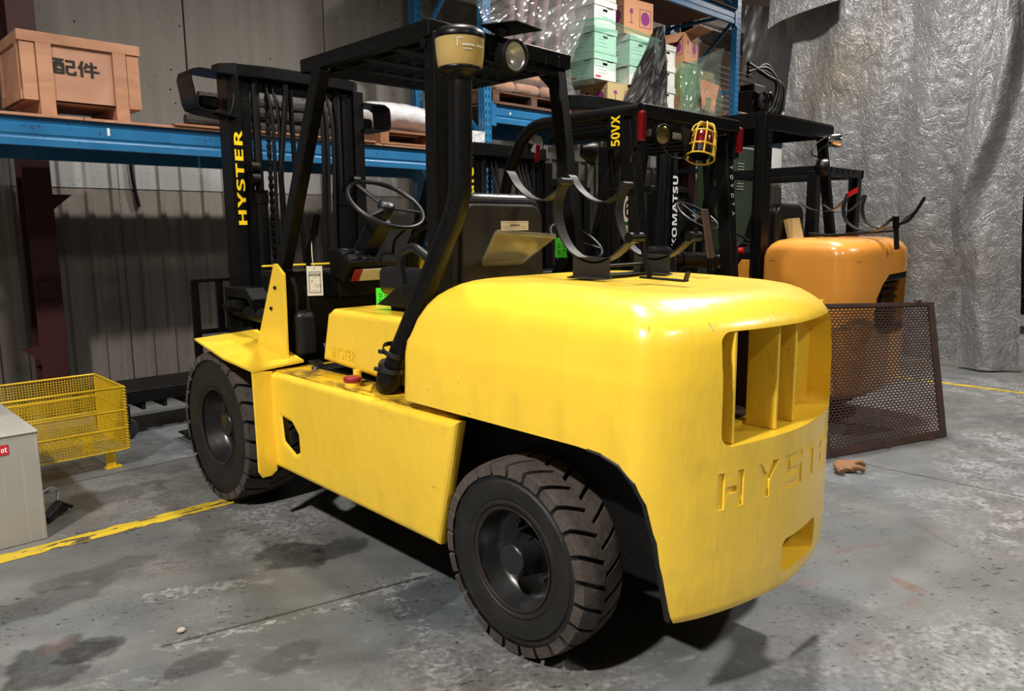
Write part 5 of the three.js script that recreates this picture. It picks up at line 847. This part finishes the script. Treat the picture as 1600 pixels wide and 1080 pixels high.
{
  for (let k = 0; k < 2; k++) { const y = Y2 + .44 + k * .295; archive(V(7.17, y, -5.96), 0, k ? 'upper front white archive box under the green film, at its left corner' : 'white archive box with a red mark, standing on the tan carton inside the green film', k ? archMat : archMat2); archive(V(7.19, y, -6.40), .02, k ? 'upper rear white archive box inside the green film' : 'lower rear white archive box inside the green film'); archive(V(7.80, y, -5.92), -.04, k ? 'white archive box touching the black bag, just under the green film edge' : 'white archive box behind the foot of the black bag, beside the red-marked box'); }
  archive(V(7.17, Y2 + 1.03, -5.97), .02, 'white archive box resting on the green-wrapped stack'); archive(V(7.17, Y2 + 1.325, -5.97), -.02, 'topmost white archive box above the green-wrapped stack');
  for (let k = 0; k < 4; k++) archive(V(8.40, Y2 + k * .256, -5.92), .02 * (k % 2), ['lowest', 'second', 'third', 'topmost'][k] + ' white archive box of the bare column beside the black bag', archMat, .34, .255, .36);
  const ups = (col) => canvasTex(256, 256, (c, w, h) => { c.fillStyle = col; c.fillRect(0, 0, w, h); c.strokeStyle = '#6b2a5e'; c.lineWidth = 5; c.strokeRect(138, 60, 96, 130); c.fillStyle = '#7d2f70'; c.beginPath(); c.ellipse(186, 125, 38, 50, 0, 0, 7); c.fill(); c.fillRect(50, 70, 26, 34); c.fillRect(60, 104, 6, 66); c.fillRect(48, 168, 30, 8); });
  const cm = std(0xffffff, .8, 0, { map: ups('#b3a06f') }), cm2 = std(0xffffff, .8, 0, { map: ups('#bd8c68') });
  const ctn = (x, y, z, w, h, d, mat, turn, label, open) => { const p = V(x, y, z), o = thing('cardboard_carton', label, 'carton', p); o.rotation.y = turn; const b = new THREE.BoxGeometry(w, h, d); b.translate(x, y + h / 2, z); mk('carton_body', b, mat, o, { uv: true }); if (open) { mk('flap', quad([V(x - w / 2, y + h, z + d / 2), V(x + w / 2, y + h, z + d / 2), V(x + w / 2, y + h + .02, z + d / 2 + .2), V(x - w / 2, y + h + .02, z + d / 2 + .2)].map((q, i) => i > 1 ? q.setY(y + h + .05) : q), .004), M.carton, o); mk('flap', quad([V(x - w / 2, y + h, z - d / 2), V(x - w / 2, y + h, z + d / 2), V(x - w / 2 - .22, y + h - .16, z + d / 2), V(x - w / 2 - .22, y + h - .16, z - d / 2)], .004), M.carton, o); } else mk('tape', box(x - .03, x + .03, y + h, y + h + .001, z - d / 2, z + d / 2, 0), M.cartonTan, o); return o; };
  ctn(7.52, Y2 + .126, -5.98, .60, .31, .42, cm, 0, 'tan carton with a purple emblem under the white archive boxes');
  ctn(7.80, Y2 + 1.03, -5.95, .50, .40, .40, cm2, -.12, 'brown carton with a purple emblem leaning on the green-wrapped boxes');
  ctn(8.86, Y2 + .86, -5.93, .36, .36, .42, cm2, .1, 'brown open carton with its flaps out, on the torn cartons', true);
  ctn(8.86, Y2, -5.95, .42, .43, .45, M.carton, 0, 'brown carton low in the film-wrapped pile'); ctn(8.86, Y2 + .431, -5.95, .40, .42, .43, M.cartonTan, .03, 'tan carton in the film-wrapped pile under the open carton'); ctn(9.32, Y2, -5.95, .42, .40, .45, M.cartonRed, 0, 'dark red-brown carton beside the blue post'); ctn(9.32, Y2 + .401, -5.96, .40, .42, .42, M.carton, .02, 'torn brown carton wrapped in green film beside the blue post');
  tag(mk('torn_flap', quad([at(1092, 122, { z: -5.66 }), at(1124, 134, { z: -5.66 }), at(1115, 178, { z: -5.66 }), at(1098, 170, { z: -5.66 })], .006, 8, 8, wrinkle(.03, 3, 61)), M.carton), 'ragged brown cardboard flap hanging from the torn carton', 'cardboard');
  // films
  tag(mk('stretch_film', [film([V(6.80, 3.86, -6.62), V(6.91, 3.87, -5.71), V(6.91, 3.17, -5.71), V(6.74, 3.20, -6.62)], 30, 26, .05, 4, 41), film([V(6.91, 3.87, -5.71), V(8.05, 3.80, -5.64), V(8.05, 3.42, -5.64), V(6.91, 3.46, -5.71)], 40, 18, .025, 6, 43), tube([V(6.78, 3.85, -6.6), V(6.90, 3.87, -5.70), V(7.3, 3.87, -5.69), V(8.06, 3.80, -5.63)], .016, 8, 40)], M.filmGreen), 'green stretch film around the white archive boxes', 'film');
  tag(mk('stretch_film', [film([at(1062, 105, { z: -5.68 }), at(1128, 75, { z: -5.68 }), at(1129, 180, { z: -5.64 }), at(1066, 180, { z: -5.64 })], 40, 40, .08, 6, 46), film([at(1060, 95, { z: -5.66 }), at(1100, 100, { z: -5.62 }), at(1090, 180, { z: -5.62 }), at(1064, 180, { z: -5.62 })], 30, 30, .06, 6, 48)], phy(0xcfe8dc, .12, { transmission: .9, thickness: 0, ior: 1.5 })), 'pale green film bunched over the torn cartons', 'film');
  tag(mk('stretch_film', [film([at(748, 0, { z: -5.62 }), at(905, -20, { z: -5.56 }), at(885, 95, { z: -5.56 }), at(760, 62, { z: -5.62 })], 50, 36, .10, 5, 53), film([at(840, 20, { z: -5.58 }), at(930, -10, { z: -5.58 }), at(888, 110, { z: -5.56 }), at(850, 110, { z: -5.58 })], 30, 36, .08, 5, 55), film([at(866, 80, { z: -5.60 }), at(886, 85, { z: -5.60 }), at(903, 170, { z: -5.60 }), at(872, 172, { z: -5.60 })], 14, 30, .07, 4, 57)], M.filmClear), 'clear film draped down from the goods above the paper sacks', 'film');
  tag(mk('stretch_film', [film([V(5.36, 3.22, -5.70), V(6.5, 3.10, -5.68), V(6.55, 2.93, -5.68), V(5.36, 2.93, -5.70)], 50, 14, .03, 8, 59), film([V(5.36, 3.25, -6.7), V(5.36, 3.23, -5.70), V(6.5, 3.20, -5.68), V(6.5, 3.22, -6.7)], 30, 40, .04, 6, 60)], M.filmClear), 'clear film stretched over the brown paper sacks', 'film');
  { const r = rng(77); for (let i = 0; i < 6; i++) { const x = 5.75 + i * .15; tag(mk('hanging_tube', tube([V(x, 3.27, -5.95 - r() * .3), V(x + .06, 3.6, -5.95 - r() * .2), V(x + .05 * r(), 4.4, -5.9)], .045, 10, 14), std([0x6b5052, 0x77696a, 0x5c4648][i % 3], .6)), 'dull maroon tube standing behind the clear film', 'tube', 'tubes behind the clear film'); } }
  // black bag over the boxes
  tag(mk('plastic_bag', [film([at(1026, 42, { z: -5.70 }), at(1037, 40, { z: -5.70 }), at(1046, 176, { z: -5.50 }), at(970, 168, { z: -5.50 })], 40, 60, .09, 4, 63)], M.bagBlack), 'black plastic bag hanging down in front of the white boxes', 'bag');
}
// machinery on the far shelf
{
  tag(mk('plastic_sheet', film([at(1163, 8, { z: -6.62 }), at(1225, 12, { z: -6.62 }), at(1252, 175, { z: -6.6 }), at(1163, 172, { z: -6.6 })], 30, 40, .06, 5, 71), phy(0x1b1b1c, .35)), 'dark plastic sheet hanging behind the black engine on the far shelf', 'sheet');
  const y = 3.18, dk = phy(0x0e0d0d, .65, { specularIntensity: .5 });
  tag(mk('steel_drum', lathe([[.21, 0], [.22, .02], [.22, .5], [.215, .52], [.0, .52]], V(9.76, Y2 + .0, -6.3), 'y', 32), std(0x8a877e, .4, .6)), 'dull steel drum beside the right blue post', 'drum');
  const o = thing('engine_part', 'black engine with hoses and a slatted frame on the far shelf', 'engine', V(11.1, y, -6.0));
  mk('block', [box(10.75, 11.35, y, y + .4, -6.25, -5.85, .04), box(10.9, 11.25, y + .35, y + .52, -6.15, -5.9, .03)], dk, o);
  for (let i = 0; i < 9; i++) mk('frame_slat', bar(V(10.55 + i * .02, y + .15 + i * .085, -6.45), V(11.7 + i * .02, y + .12 + i * .085, -6.45), .03, .03), dk, o);
  for (const s of [0, 1, 2, 3]) mk('engine_hose', tube([V(10.5, y + .55 + s * .06, -5.8), V(10.9, y + .75 - s * .05, -5.72), V(11.2 + s * .06, y + .5, -5.7), V(11.1 + s * .1, y + .2, -5.7), V(11.0 + s * .12, y + .08, -5.72)], .026 + .006 * (s % 2), 8, 40), dk, o);
  mk('pulley', [lathe([[.03, -.03], [.14, -.03], [.12, 0], [.14, .03], [.03, .03]], V(11.0, y + .25, -5.82), 'z', 24), lathe([[.02, -.02], [.08, -.02], [.08, .02], [.02, .02]], V(11.25, y + .34, -5.82), 'z', 20)], M.steel, o);
  mk('bracket_rail', [bar(V(10.8, y + .06, -5.72), V(11.6, y + .03, -5.72), .03, .04), bar(V(11.25, y + .02, -5.7), V(11.2, y + .3, -5.72), .025, .025)], M.steel, o);
}
// ---------------------------------------------------------------- silver tarpaulins
// crumpled foil relief: many short creases crossing each other, raised and sunk, over soft dents
const crumple = canvasTex(1024, 1024, (c, w, h) => {
  c.fillStyle = 'rgb(128,128,128)'; c.fillRect(0, 0, w, h); const r = rng(71);
  const stroke = (len, lw, al) => { const x = r() * w, y = r() * h, an = r() < .45 ? Math.PI / 2 + (r() - .5) * 1.2 : r() * Math.PI, l = len * (.4 + r()), k = (r() - .5) * l * .5, up = r() < .5; const ex = Math.cos(an) * l, ey = Math.sin(an) * l; c.strokeStyle = up ? 'rgba(255,255,255,' + al + ')' : 'rgba(0,0,0,' + al + ')'; c.lineWidth = lw * (.5 + r()); for (const ox of [-w, 0, w]) for (const oy of [-h, 0, h]) { if (x + ox + ex < -20 && x + ox < -20) continue; c.beginPath(); c.moveTo(x + ox, y + oy); c.quadraticCurveTo(x + ox + ex / 2 - ey / l * k, y + oy + ey / 2 + ex / l * k, x + ox + ex, y + oy + ey); c.stroke(); } };
  c.lineCap = 'round';
  for (let i = 0; i < 260; i++) stroke(150, 34, .10);
  for (let i = 0; i < 500; i++) stroke(110, 14, .13);
  for (let i = 0; i < 900; i++) stroke(80, 6, .16);
  for (let i = 0; i < 900; i++) stroke(60, 2.6, .22);
});
crumple.colorSpace = THREE.NoColorSpace; crumple.wrapS = crumple.wrapT = THREE.RepeatWrapping; crumple.repeat.set(.62, .62);
const tarpTex = tex(512, 512, (u, v, o) => { const a = fbm(u * 9, v * 6, 4, 421, 0), b = fbm(u * 120, v * 120, 2, 423, 0), w = Math.max(0, fbm(u * 7 + 3, v * 5, 3, 425) - .56) * 1.7; const k = 126 + 26 * (a - .5) + 12 * (b - .5); o[0] = k - 12 * w; o[1] = k - 20 * w; o[2] = k + 3 - 38 * w; }, { repeat: [.18, .18] });
M.tarp = std(0xffffff, .38, .3, { map: tarpTex, bumpMap: crumple, bumpScale: .02 });
function cloth(nu, nv, f) { const P = [], I = []; for (let j = 0; j <= nv; j++) for (let i = 0; i <= nu; i++) { const p = f(i / nu, j / nv); P.push(p.x, p.y, p.z); } const w = nu + 1; for (let j = 0; j < nv; j++) for (let i = 0; i < nu; i++) { const a = j * w + i; I.push(a, a + 1, a + w, a + 1, a + w + 1, a + w); } const g = new THREE.BufferGeometry(); g.setAttribute('position', new THREE.Float32BufferAttribute(P, 3)); g.setIndex(I); g.computeVertexNormals(); return g; }
const ridge = (x, y, s) => { let h = 0, a = 1; for (let k = 0; k < 4; k++) { h += a * (1 - Math.abs(2 * vn(x, y, s + k) - 1)); a *= .5; const t = x; x = x * 1.9 + y * .5; y = y * 1.9 - t * .5; } return h / 1.9; };
tag(mk('tarpaulin', cloth(220, 240, (u, v) => { const z = -4.62 + u * 2.5, y = .04 + v * 5.2; let x = 9.42 + .045 * Math.sin(z * 5.1 + .35 * Math.sin(y * 1.3)) + .03 * Math.sin(z * 11.5 + 1 + .5 * Math.sin(y * .9)) * (1 - .3 * v) + .05 * ridge(z * 2.6, y * .7, 431) + .025 * ridge(z * 6, y * 4, 437); x += Math.pow(Math.max(0, u - .72) / .28, 2) * .22; return V(x, y, z + .05 * Math.sin(y * 1.7) * (1 - u) - .1 * (1 - u) * (1 - v)); }), M.tarp), 'wide crumpled silver tarpaulin hanging as a curtain behind the orange truck', 'tarpaulin');
const lerpK = (t, k) => { for (let i = 1; i < k.length; i++) if (t <= k[i][0]) { const f = (t - k[i - 1][0]) / (k[i][0] - k[i - 1][0]), g = f * f * (3 - 2 * f); return k[i - 1][1] + (k[i][1] - k[i - 1][1]) * g; } return k[k.length - 1][1]; };
tag(mk('tarpaulin', cloth(140, 260, (u, v) => { const y = .02 + v * 5.2, z0 = lerpK(v, [[0, -2.44], [.16, -2.50], [.36, -2.62], [.55, -2.52], [.75, -2.40], [1, -2.3]]), z1 = lerpK(v, [[0, -1.89], [.4, -1.98], [.75, -2.12], [1, -2.2]]), z = z0 + (z1 - z0) * u; const sw = (u - (1.9 * v - .45)) / .16; let x = 9.14 - .10 * Math.sin(Math.PI * Math.min(1, u * 1.1)) + .12 * u - .11 * Math.exp(-sw * sw) * Math.max(0, 1 - Math.abs(v - .45) * 2.4) + .07 * Math.exp(-Math.pow((sw - 1.6) / 1, 2)) * Math.max(0, 1 - Math.abs(v - .5) * 2) + .03 * Math.sin(u * 9 + v * 7) + .05 * ridge(u * 1.6, y * .9, 451) + .022 * ridge(u * 5, y * 4, 457); return V(x, y, z); }), M.tarp), 'narrow silver tarpaulin strip overlapping the wide one, ending above the floor', 'tarpaulin');
{ const edge = u => [1200 + 112 * u, 43 - 46 * Math.pow(u, .75)];
  const f = tag(mk('tarpaulin_fold', cloth(50, 20, (u, v) => { const [px, py] = edge(u); return at(px + 4 * v, py - v * 52, { x: 9.16 + .05 * v + .04 * ridge(u * 3, v * 2, 461) }); }), M.tarp), 'folded-over top corner of silver tarpaulin beside the blue post', 'tarpaulin');
  mk('hem', strap([...Array(8)].map((_, i) => { const [px, py] = edge(i / 7); return at(px, py - 2, { x: 9.15 }); }), V(0, 1, 0), .07, .006, 40), M.tarp, f); }
tag(mk('curtain_rail', cyl(V(9.42, 5.30, -5.2), V(9.42, 5.30, -1.6), .03), M.steel), 'steel pipe carrying the silver tarpaulins', 'rail');
// things far right beyond the tarpaulin
tag(mk('crane_beam', [box(12.6, 12.75, 4.32, 4.46, -3.6, 6, .01), box(12.5, 12.85, 4.30, 4.32, -3.6, 6, .005)], phy(0xd79a10, .4)), 'yellow beam beyond the right edge of the tarpaulin', 'beam');
{ const o = thing('storage_shelf', 'dark shelving with parts beyond the right edge of the tarpaulin', 'shelf', V(13.2, 0, -1.6)); for (const y of [.4, 1.2, 2.0, 2.8]) mk('shelf_board', box(12.8, 13.6, y, y + .04, -3.2, .6), M.blackDull, o); for (const z of [-3.2, -1.3, .56]) mk('post', box(12.8, 12.86, 0, 3.2, z, z + .06), M.blue, o);
  mk('back_panel', box(13.58, 13.6, .2, 3.1, -3.2, .6), M.brown, o); }
// green cabinet seen through the trucks
{ const o = thing('machine_cabinet', 'dark green machine cabinet with pale louvres behind the black guards', 'cabinet', V(9.0, 0, -5.2)); mk('housing', box(8.74, 9.34, 0, 2.55, -5.5, -4.95, .02), M.green, o); for (let i = 0; i < 10; i++) mk('louvre', box(8.80, 8.95, 2.02 + i * .035, 2.035 + i * .035, -4.95, -4.94, .001), M.pipeGrey, o); }
// ---------------------------------------------------------------- left foreground
{ // grey cabinet
  const o = thing('steel_cabinet', 'low grey steel cabinet with a red label beside the yellow floor line', 'cabinet', V(.5, 0, -4.75));
  mk('body', box(.15, .862, .0, .565, -5.2, -4.305, .006), M.greyCab, o); mk('top_panel', box(.145, .868, .562, .572, -5.205, -4.30, .004), M.greyCab, o);
  const lt = canvasTex(128, 64, (c, w, h) => { c.fillStyle = '#b3222c'; c.fillRect(0, 0, w, h); c.fillStyle = '#f0ecec'; c.font = 'bold 46px sans-serif'; c.fillText('ot', 70, 48); });
  mk('label', print([V(.66, .475, -4.302), V(.735, .475, -4.302), V(.735, .525, -4.302), V(.66, .525, -4.302)]), std(0xffffff, .5, 0, { map: lt }), o, { uv: true, label: 'red label with white letters' });
  tag(mk('power_cable', [0, 1, 2].map(i => tube([V(.875, .12, -4.62 - i * .05), V(.97, .15 - i * .01, -4.68), V(1.02, .10, -4.75), V(.98, .03, -4.72 + i * .03), V(.90, .012, -4.66)], .006, 6, 30)), std(0x8a8c8c, .6)), 'coiled grey cable beside the grey cabinet', 'cable');
  const pl = thing('cable_plug', 'black plug lying beside the grey cabinet', 'plug', V(.98, 0, -4.6)); mk('grip', [bar(V(.90, .03, -4.52), V(1.0, .075, -4.62), .05, .04, .012), bar(V(.93, .03, -4.58), V(1.03, .03, -4.64), .04, .03, .01)], M.vinyl, pl); mk('prong', bar(V(1.0, .07, -4.62), V(1.06, .03, -4.63), .02, .015), M.vinyl, pl);
}
{ // wire basket
  const x0 = .42, x1 = 1.575, z0 = -5.92, z1 = -5.285, y0 = .125, y1 = .545;
  const o = thing('wire_basket', 'yellow wire mesh basket on short feet by the corrugated wall', 'basket', V(1, 0, -5.6));
  mk('rim', [tube([V(x0, y1, z0), V(x1, y1, z0)], .007), tube([V(x0, y1, z1), V(x1, y1, z1)], .007), tube([V(x1, y1, z0), V(x1, y1, z1)], .007), tube([V(x0, y1, z0), V(x0, y1, z1)], .007), ...[[x0, z0], [x1, z0], [x0, z1], [x1, z1]].map(([x, z]) => cyl(V(x, y0, z), V(x, y1, z), .006)), ...[y0, .27, .39].flatMap(y => [cyl(V(x0, y, z1), V(x1, y, z1), .005), cyl(V(x0, y, z0), V(x1, y, z0), .005), cyl(V(x1, y, z0), V(x1, y, z1), .005)])], M.wireYellow, o);
  const wires = (a0, a1, f, p) => { const g = []; for (let a = a0 + p; a < a1; a += p) g.push(f(a)); return g; }, t = .0032, P = .0172, bb = (a, b) => bar(a, b, t, t, 0);
  const face = (z) => [wires(x0, x1, x => bb(V(x, y0, z), V(x, y1, z)), P), wires(y0, y1, y => bb(V(x0, y, z), V(x1, y, z)), P)];
  mk('wire_mesh', face(z1), M.wireYellow, o, { kind: 'stuff' }); mk('wire_mesh', face(z0), M.wireYellow, o, { kind: 'stuff' });
  for (const x of [x0, x1]) mk('wire_mesh', [wires(z0, z1, z => bb(V(x, y0, z), V(x, y1, z)), P), wires(y0, y1, y => bb(V(x, y, z0), V(x, y, z1)), P)], M.wireYellow, o, { kind: 'stuff' });
  mk('wire_mesh', [wires(x0, x1, x => bb(V(x, y0, z0), V(x, y0, z1)), P * 2), wires(z0, z1, z => bb(V(x0, y0, z), V(x1, y0, z)), P * 2)], M.wireYellow, o, { kind: 'stuff' });
  mk('coil_binding', tube([...Array(96)].map((_, i) => { const a = i / 4 * Math.PI * 2 * .9; return V(x1 + .012 * Math.cos(a), y0 + (y1 - y0) * i / 95, z1 + .012 * Math.sin(a)); }), .003, 5, 400), M.wireYellow, o);
  for (const x of [x0 + .1, x1 - .1]) for (const z of [z1 - .06, z0 + .06]) mk('foot', [box(x - .03, x + .03, 0, y0, z - .004, z + .004, .001), box(x - .04, x + .06, 0, .01, z - .03, z + .03, .002)], M.wireYellow, o);
}
{ // low black steel trolley behind the front wheel
  const o = thing('pallet_truck', 'low black steel trolley on small wheels behind the yellow basket', 'trolley', V(2.4, 0, -6.2));
  mk('side_rail', [box(1.55, 3.2, .26, .36, -6.10, -6.03, .008), box(1.55, 3.2, .36, .368, -6.5, -6.03, .003)], M.black, o); mk('side_rail', box(1.55, 3.2, .26, .36, -6.52, -6.45, .008), M.black, o);
  for (let i = 0; i < 10; i++) mk('cross_member', box(1.6 + i * .16, 1.63 + i * .16, .20, .27, -6.5, -6.05, .004), M.blackDull, o);
  for (const x of [1.78, 2.95]) for (const z of [-6.0, -6.45]) { mk('castor', lathe([[.02, -.025], [.075, -.025], [.085, -.012], [.085, .012], [.075, .025], [.02, .025]], V(x, .085, z), 'z', 20), M.rubber, o); mk('castor_fork', box(x - .03, x + .03, .12, .26, z - .035, z + .035, .006), M.blackDull, o); }
}
// ---------------------------------------------------------------- leaning mesh screen and glove
{
  const BL = V(4.95, .012, -2.05), BR = V(6.11, .012, -1.65), TL = at(1268, 475, { z: -2.235 }), TR = at(1458, 472, { z: -1.835 });
  const o = thing('mesh_screen', 'rusty expanded-metal screen leaning on the orange truck', 'screen', V(5.5, 0, -1.9)), P = (u, v) => BL.clone().multiplyScalar((1 - u) * (1 - v)).addScaledVector(BR, u * (1 - v)).addScaledVector(TR, u * v).addScaledVector(TL, (1 - u) * v);
  const N = BR.clone().sub(BL).cross(TL.clone().sub(BL)).normalize();
  mk('frame_bar', bar(P(0, .015), P(1, .015), .02, .05, .003, N), M.rust, o); mk('frame_bar', bar(P(0, .985), P(1, .985), .02, .03, .003, N), M.rust, o); mk('frame_bar', bar(P(.015, 0), P(.015, 1), .02, .05, .003, N), M.rust, o); mk('frame_bar', bar(P(.975, 0), P(.975, 1), .02, .06, .003, N), M.rust, o);
  const g = [], nx = 62, ny = 52; for (let j = 0; j <= ny; j++) for (let i = 0; i < nx; i++) { const s = (i + j) % 2, a = P(i / nx, (j + .5 * s) / (ny + 1)), b = P((i + 1) / nx, (j + .5 * (1 - s)) / (ny + 1)); g.push(bar(a, b, .004, .0095, 0, N)); }
  mk('expanded_mesh', g, M.rust, o, { kind: 'stuff' });
  for (const [u, v] of [[.06, 1.005], [.86, 1.0], [.48, -.01], [.85, -.01]]) mk('hinge_lug', [cbox(P(u, v), .05, .03, .03, .004), cbox(P(u, v).add(V(.0, v > .5 ? .012 : .0, .0)), .03, .02, .05, .004)], v > .5 && u < .5 ? M.yellowTrim : M.rust, o);
  // glove
  const c = V(4.80, 0, -1.86), gl = []; const sp = new THREE.SphereGeometry(1, 28, 18); sp.scale(.062, .03, .085); { const p = sp.attributes.position; for (let i = 0; i < p.count; i++) { const k = 1 + .5 * (fbm(p.getX(i) * 40 + 5, p.getZ(i) * 40 + p.getY(i) * 30, 3, 81) - .5); p.setXYZ(i, p.getX(i) * k, Math.max(-.026, p.getY(i) * k * 1.15), p.getZ(i) * k); } } sp.rotateY(-.8); sp.translate(c.x, .027, c.z); sp.computeVertexNormals(); gl.push(sp);
  for (let i = 0; i < 4; i++) { const a = -.2 + i * .3; gl.push(tube([V(c.x + .03, .035, c.z + .02), V(c.x + .03 + .06 * Math.cos(a), .045 - i * .004, c.z + .02 - .05 * Math.sin(a) + .02), V(c.x + .03 + .10 * Math.cos(a), .022, c.z + .025 - .085 * Math.sin(a) + .03)], .016, 8, 14)); }
  gl.push(tube([V(c.x - .03, .03, c.z + .04), V(c.x - .01, .04, c.z + .085), V(c.x + .02, .02, c.z + .11)], .017, 8, 14), tube([V(c.x - .06, .02, c.z - .02), V(c.x - .09, .035, c.z - .01), V(c.x - .12, .02, c.z + .03)], .024, 10, 12));
  tag(mk('work_glove', gl, M.glove), 'crumpled tan work glove on the floor by the mesh screen', 'glove');
}
{ const g = new THREE.IcosahedronGeometry(.014, 1); const p = g.attributes.position; for (let i = 0; i < p.count; i++) { const k = .75 + .5 * vn(p.getX(i) * 90 + 3, p.getY(i) * 90 + p.getZ(i) * 70, 9); p.setXYZ(i, p.getX(i) * k * 1.3, p.getY(i) * k * .7, p.getZ(i) * k); } g.computeBoundingBox(); g.translate(.99, -g.boundingBox.min.y, -2.88); g.computeVertexNormals(); tag(mk('pebble', g, std(0xa39a90, .9)), 'small pale stone lying on the open grey floor', 'stone'); }
// ---------------------------------------------------------------- paper tags
{
  const tt = canvasTex(192, 320, (c, w, h) => { c.fillStyle = '#ddd6bf'; c.fillRect(0, 0, w, h); c.strokeStyle = '#2a2620'; c.lineWidth = 6; c.strokeRect(24, 62, w - 48, h - 92); c.lineWidth = 3; c.strokeRect(34, 72, w - 68, h - 112); c.fillStyle = '#2a2620'; c.fillRect(30, 84, w - 60, 24); c.fillStyle = '#ddd6bf'; for (let i = 0; i < 9; i++) c.fillRect(42 + i * 12, 92, 8, 9); c.fillStyle = '#2a2620'; c.fillRect(66, 124, 60, 4); c.font = 'italic 44px serif'; c.fillText('9', 44, 180); c.fillText('7124', 74, 228); c.fillRect(60, 262, 70, 3); c.beginPath(); c.arc(w / 2, 26, 7, 0, 7); c.fill(); });
  const a = at(480.5, 415, { x: 2.03 }), b = at(505, 463, { x: 2.03 }), c = at(492, 439, { x: 2.03 }), rt = V(Math.cos(.62), 0, Math.sin(.62)), w = .040, h = (a.y - b.y) / 2;
  const o = thing('paper_tag', 'cream card tag with handwritten numbers hanging from the brake lever', 'tag', V(c.x, c.y - h, c.z)); const nn = V(-Math.sin(.62), 0, Math.cos(.62));
  mk('card', quad([c.clone().addScaledVector(rt, -w).add(V(0, -h, 0)), c.clone().addScaledVector(rt, w).add(V(0, -h, 0)), c.clone().addScaledVector(rt, w).add(V(0, h, 0)), c.clone().addScaledVector(rt, -w).add(V(0, h, 0))], .001), M.cream, o);
  const f = c.clone().addScaledVector(nn, .0015); mk('printed_face', print([f.clone().addScaledVector(rt, -w).add(V(0, -h, 0)), f.clone().addScaledVector(rt, w).add(V(0, -h, 0)), f.clone().addScaledVector(rt, w).add(V(0, h, 0)), f.clone().addScaledVector(rt, -w).add(V(0, h, 0))]), std(0xffffff, .6, 0, { map: tt }), o, { uv: true });
  mk('string', tube([c.clone().add(V(0, h - .012, 0)), c.clone().add(V(.02, h + .04, -.05)), V(2.13, 1.5, -3.75)], .0015, 5, 16), M.cream, o);
  const gt = canvasTex(96, 128, (k, W, H) => { k.fillStyle = '#3fd92a'; k.fillRect(0, 0, W, H); k.fillStyle = '#123a10'; k.font = 'bold 30px sans-serif'; k.save(); k.translate(40, 110); k.rotate(-Math.PI / 2); k.fillText('05 62', 0, 0); k.fillText('4 2', 20, 38); k.restore(); });
  const green = (p, w, h, lab, turn) => { const r2 = V(Math.cos(turn), 0, Math.sin(turn)), n2 = V(-Math.sin(turn), 0, Math.cos(turn)); const q = [[-1, -1], [1, -1], [1, 1], [-1, 1]].map(([i, j]) => p.clone().addScaledVector(r2, i * w / 2).add(V(0, j * h / 2, 0))); const t = thing('green_tag', lab, 'tag', p.clone().add(V(0, -h / 2, 0))); mk('card', quad(q, .001), M.greenTag, t); mk('handwriting', print(q.map(v => v.clone().addScaledVector(n2, .0015))), std(0xffffff, .55, 0, { map: gt }), t, { uv: true }); mk('tie', tube([p.clone().add(V(0, h / 2 - .01, 0)), p.clone().add(V(.01, h / 2 + .03, -.03))], .0015, 5, 6), M.greenTag, t); };
  green(at(599, 464, { x: 2.30 }), .075, .095, 'bright green tag tied below the dash of the yellow truck', .7); green(at(877, 387, { x: 3.45 }), .075, .12, 'bright green tag hanging behind the seat of the yellow truck', .7);
}
scene.traverse(o => { if (o.isMesh) { o.castShadow = true; o.receiveShadow = true; } });
renderer.render(scene, camera);
